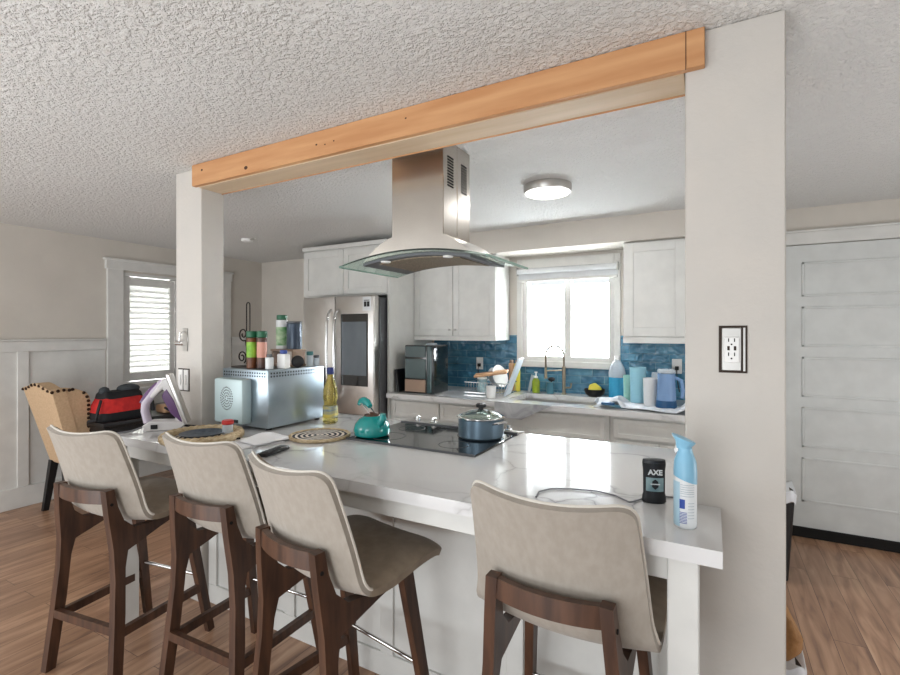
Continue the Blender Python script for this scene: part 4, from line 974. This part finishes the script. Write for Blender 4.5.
def boxloop(hx_, hy_, z, n=32, e=.35, jx=0):
    pts = []
    for k_ in range(n):
        t_ = 2*math.pi*k_/n; c_, s_ = math.cos(t_), math.sin(t_)
        pts.append((hx_*math.copysign(abs(c_)**e, c_)+jx, hy_*math.copysign(abs(s_)**e, s_), z+.006*math.sin(5*t_)*(z/.2)))
    return pts
def loft(rows): 
    b = MB().grid(rows, True, True); b.add(rows[0], [list(range(len(rows[0])))[::-1]]); b.add(rows[-1], [list(range(len(rows[-1])))]); return b
loft([boxloop(.11, .205, 0), boxloop(.118, .215, .02), boxloop(.117, .212, .065)]).build('base', 'black_soft', bg_)
loft([boxloop(.118, .212, .066), boxloop(.113, .202, .12), boxloop(.095, .172, .175)]).build('red_panel', 'red_cloth', bg_)
loft([boxloop(.097, .174, .176), boxloop(.088, .168, .205), boxloop(.055, .15, .228)]).build('top_band', 'black_soft', bg_)
MB().sphere((0, .08, .238), .06, (1, 1.7, .65)).build('flap', 'charcoal_cloth', bg_); MB().sphere((.0, -.13, .235), .036, (1, 1.2, .9)).build('flap', 'charcoal_cloth', bg_)
MB().tube([(.08, -.2, .17), (.10, -.235, .10), (.09, -.25, .02), (.05, -.29, .015)], .012, 8).build('strap', 'black_soft', bg_)
MB().tube([(.10, .19, .16), (.125, .225, .12), (.12, .235, .04)], .016, 8).build('strap', 'black_soft', bg_)
cb_ = thing('small_box', 'small pale case lying on the black table right of the red bag', 'case', (-4.25, 2.52, .7405)); MB().box((-.07, -.07, 0), (.07, .07, .07), .02, 3).build('body', 'bread', cb_); MB().tube([(.06, -.06, .05), (.1, -.05, .03), (.1, .04, .01)], .01).build('strap', 'black_soft', cb_)

# ------------------------------------------------------------------ bins behind the right post
def bin_(loc, h, w0, w1, label, ext=True):
    r = thing('trash_bin', label, 'bin', loc)
    loft([boxloop(w0*.9, w0*.9, 0, e=.4), boxloop(w0, w0, .01, e=.4), boxloop(w1, w1, h, e=.4)]).build('body', 'black', r)
    loft([boxloop(w1+.004, w1+.004, h-.05, e=.4), boxloop(w1+.008, w1+.008, h, e=.4), boxloop(w1+.004, w1+.004, h+.012, e=.4), boxloop(w1-.02, w1-.02, h+.004, e=.4)]).build('bag_liner', 'liner', r)
    return r
bin_((.285, 3.45, 0), .52, .105, .135, 'tall black bin with a clear liner standing far behind the right post by the door')
bin_((.170, 2.03, 0), .325, .085, .10, 'low dark bin with a white liner on the floor just behind the right post')
pbag = loft([boxloop(.062, .062, 0, e=.6), boxloop(.082, .078, .04, e=.55), boxloop(.078, .082, .09, e=.5), boxloop(.05, .07, .15, e=.5), boxloop(.03, .04, .17, e=.6)])
pbag.v = [(x+.008*math.sin(40*y+30*z), y+.008*math.sin(37*x+25*z), z) for x, y, z in pbag.v]
tag(pbag.build('paper_bag', 'kraft', None, (.184, 2.03, .325)), 'crumpled brown paper bag sticking out of the low bin', 'paper bag')

# ------------------------------------------------------------------ groups of look-alikes
GROUPS = {'base_cabinet': 'base cabinets along the back wall', 'upper_cabinet': 'upper cabinets beside the kitchen window', 'spice_jar': 'spice jars on the microwave',
          'pill_bottle': 'pill bottles on the microwave', 'shaker_bottle': 'small shakers on the microwave', 'tumbler': 'tumblers right of the sink', 'plate': None,
          'water_pitcher': 'water pitchers by the right post', 'condiment_bottle': 'bottles behind the dish rack', 'trash_bin': 'bins behind the right post',
          'paper_sheet': 'papers on the island'}
for o in list(COL.objects):
    if o.parent is None and 'label' in o and 'group' not in o:
        g_ = GROUPS.get(o.name.split('.')[0])
        if g_: o['group'] = g_
        elif o['label'].startswith('white outlet with a black plug'): o['group'] = 'outlets on the blue tiles'
        elif 'dish rack' in o['label'] and o['category'] == 'plate': o['group'] = 'plates in the dish rack'
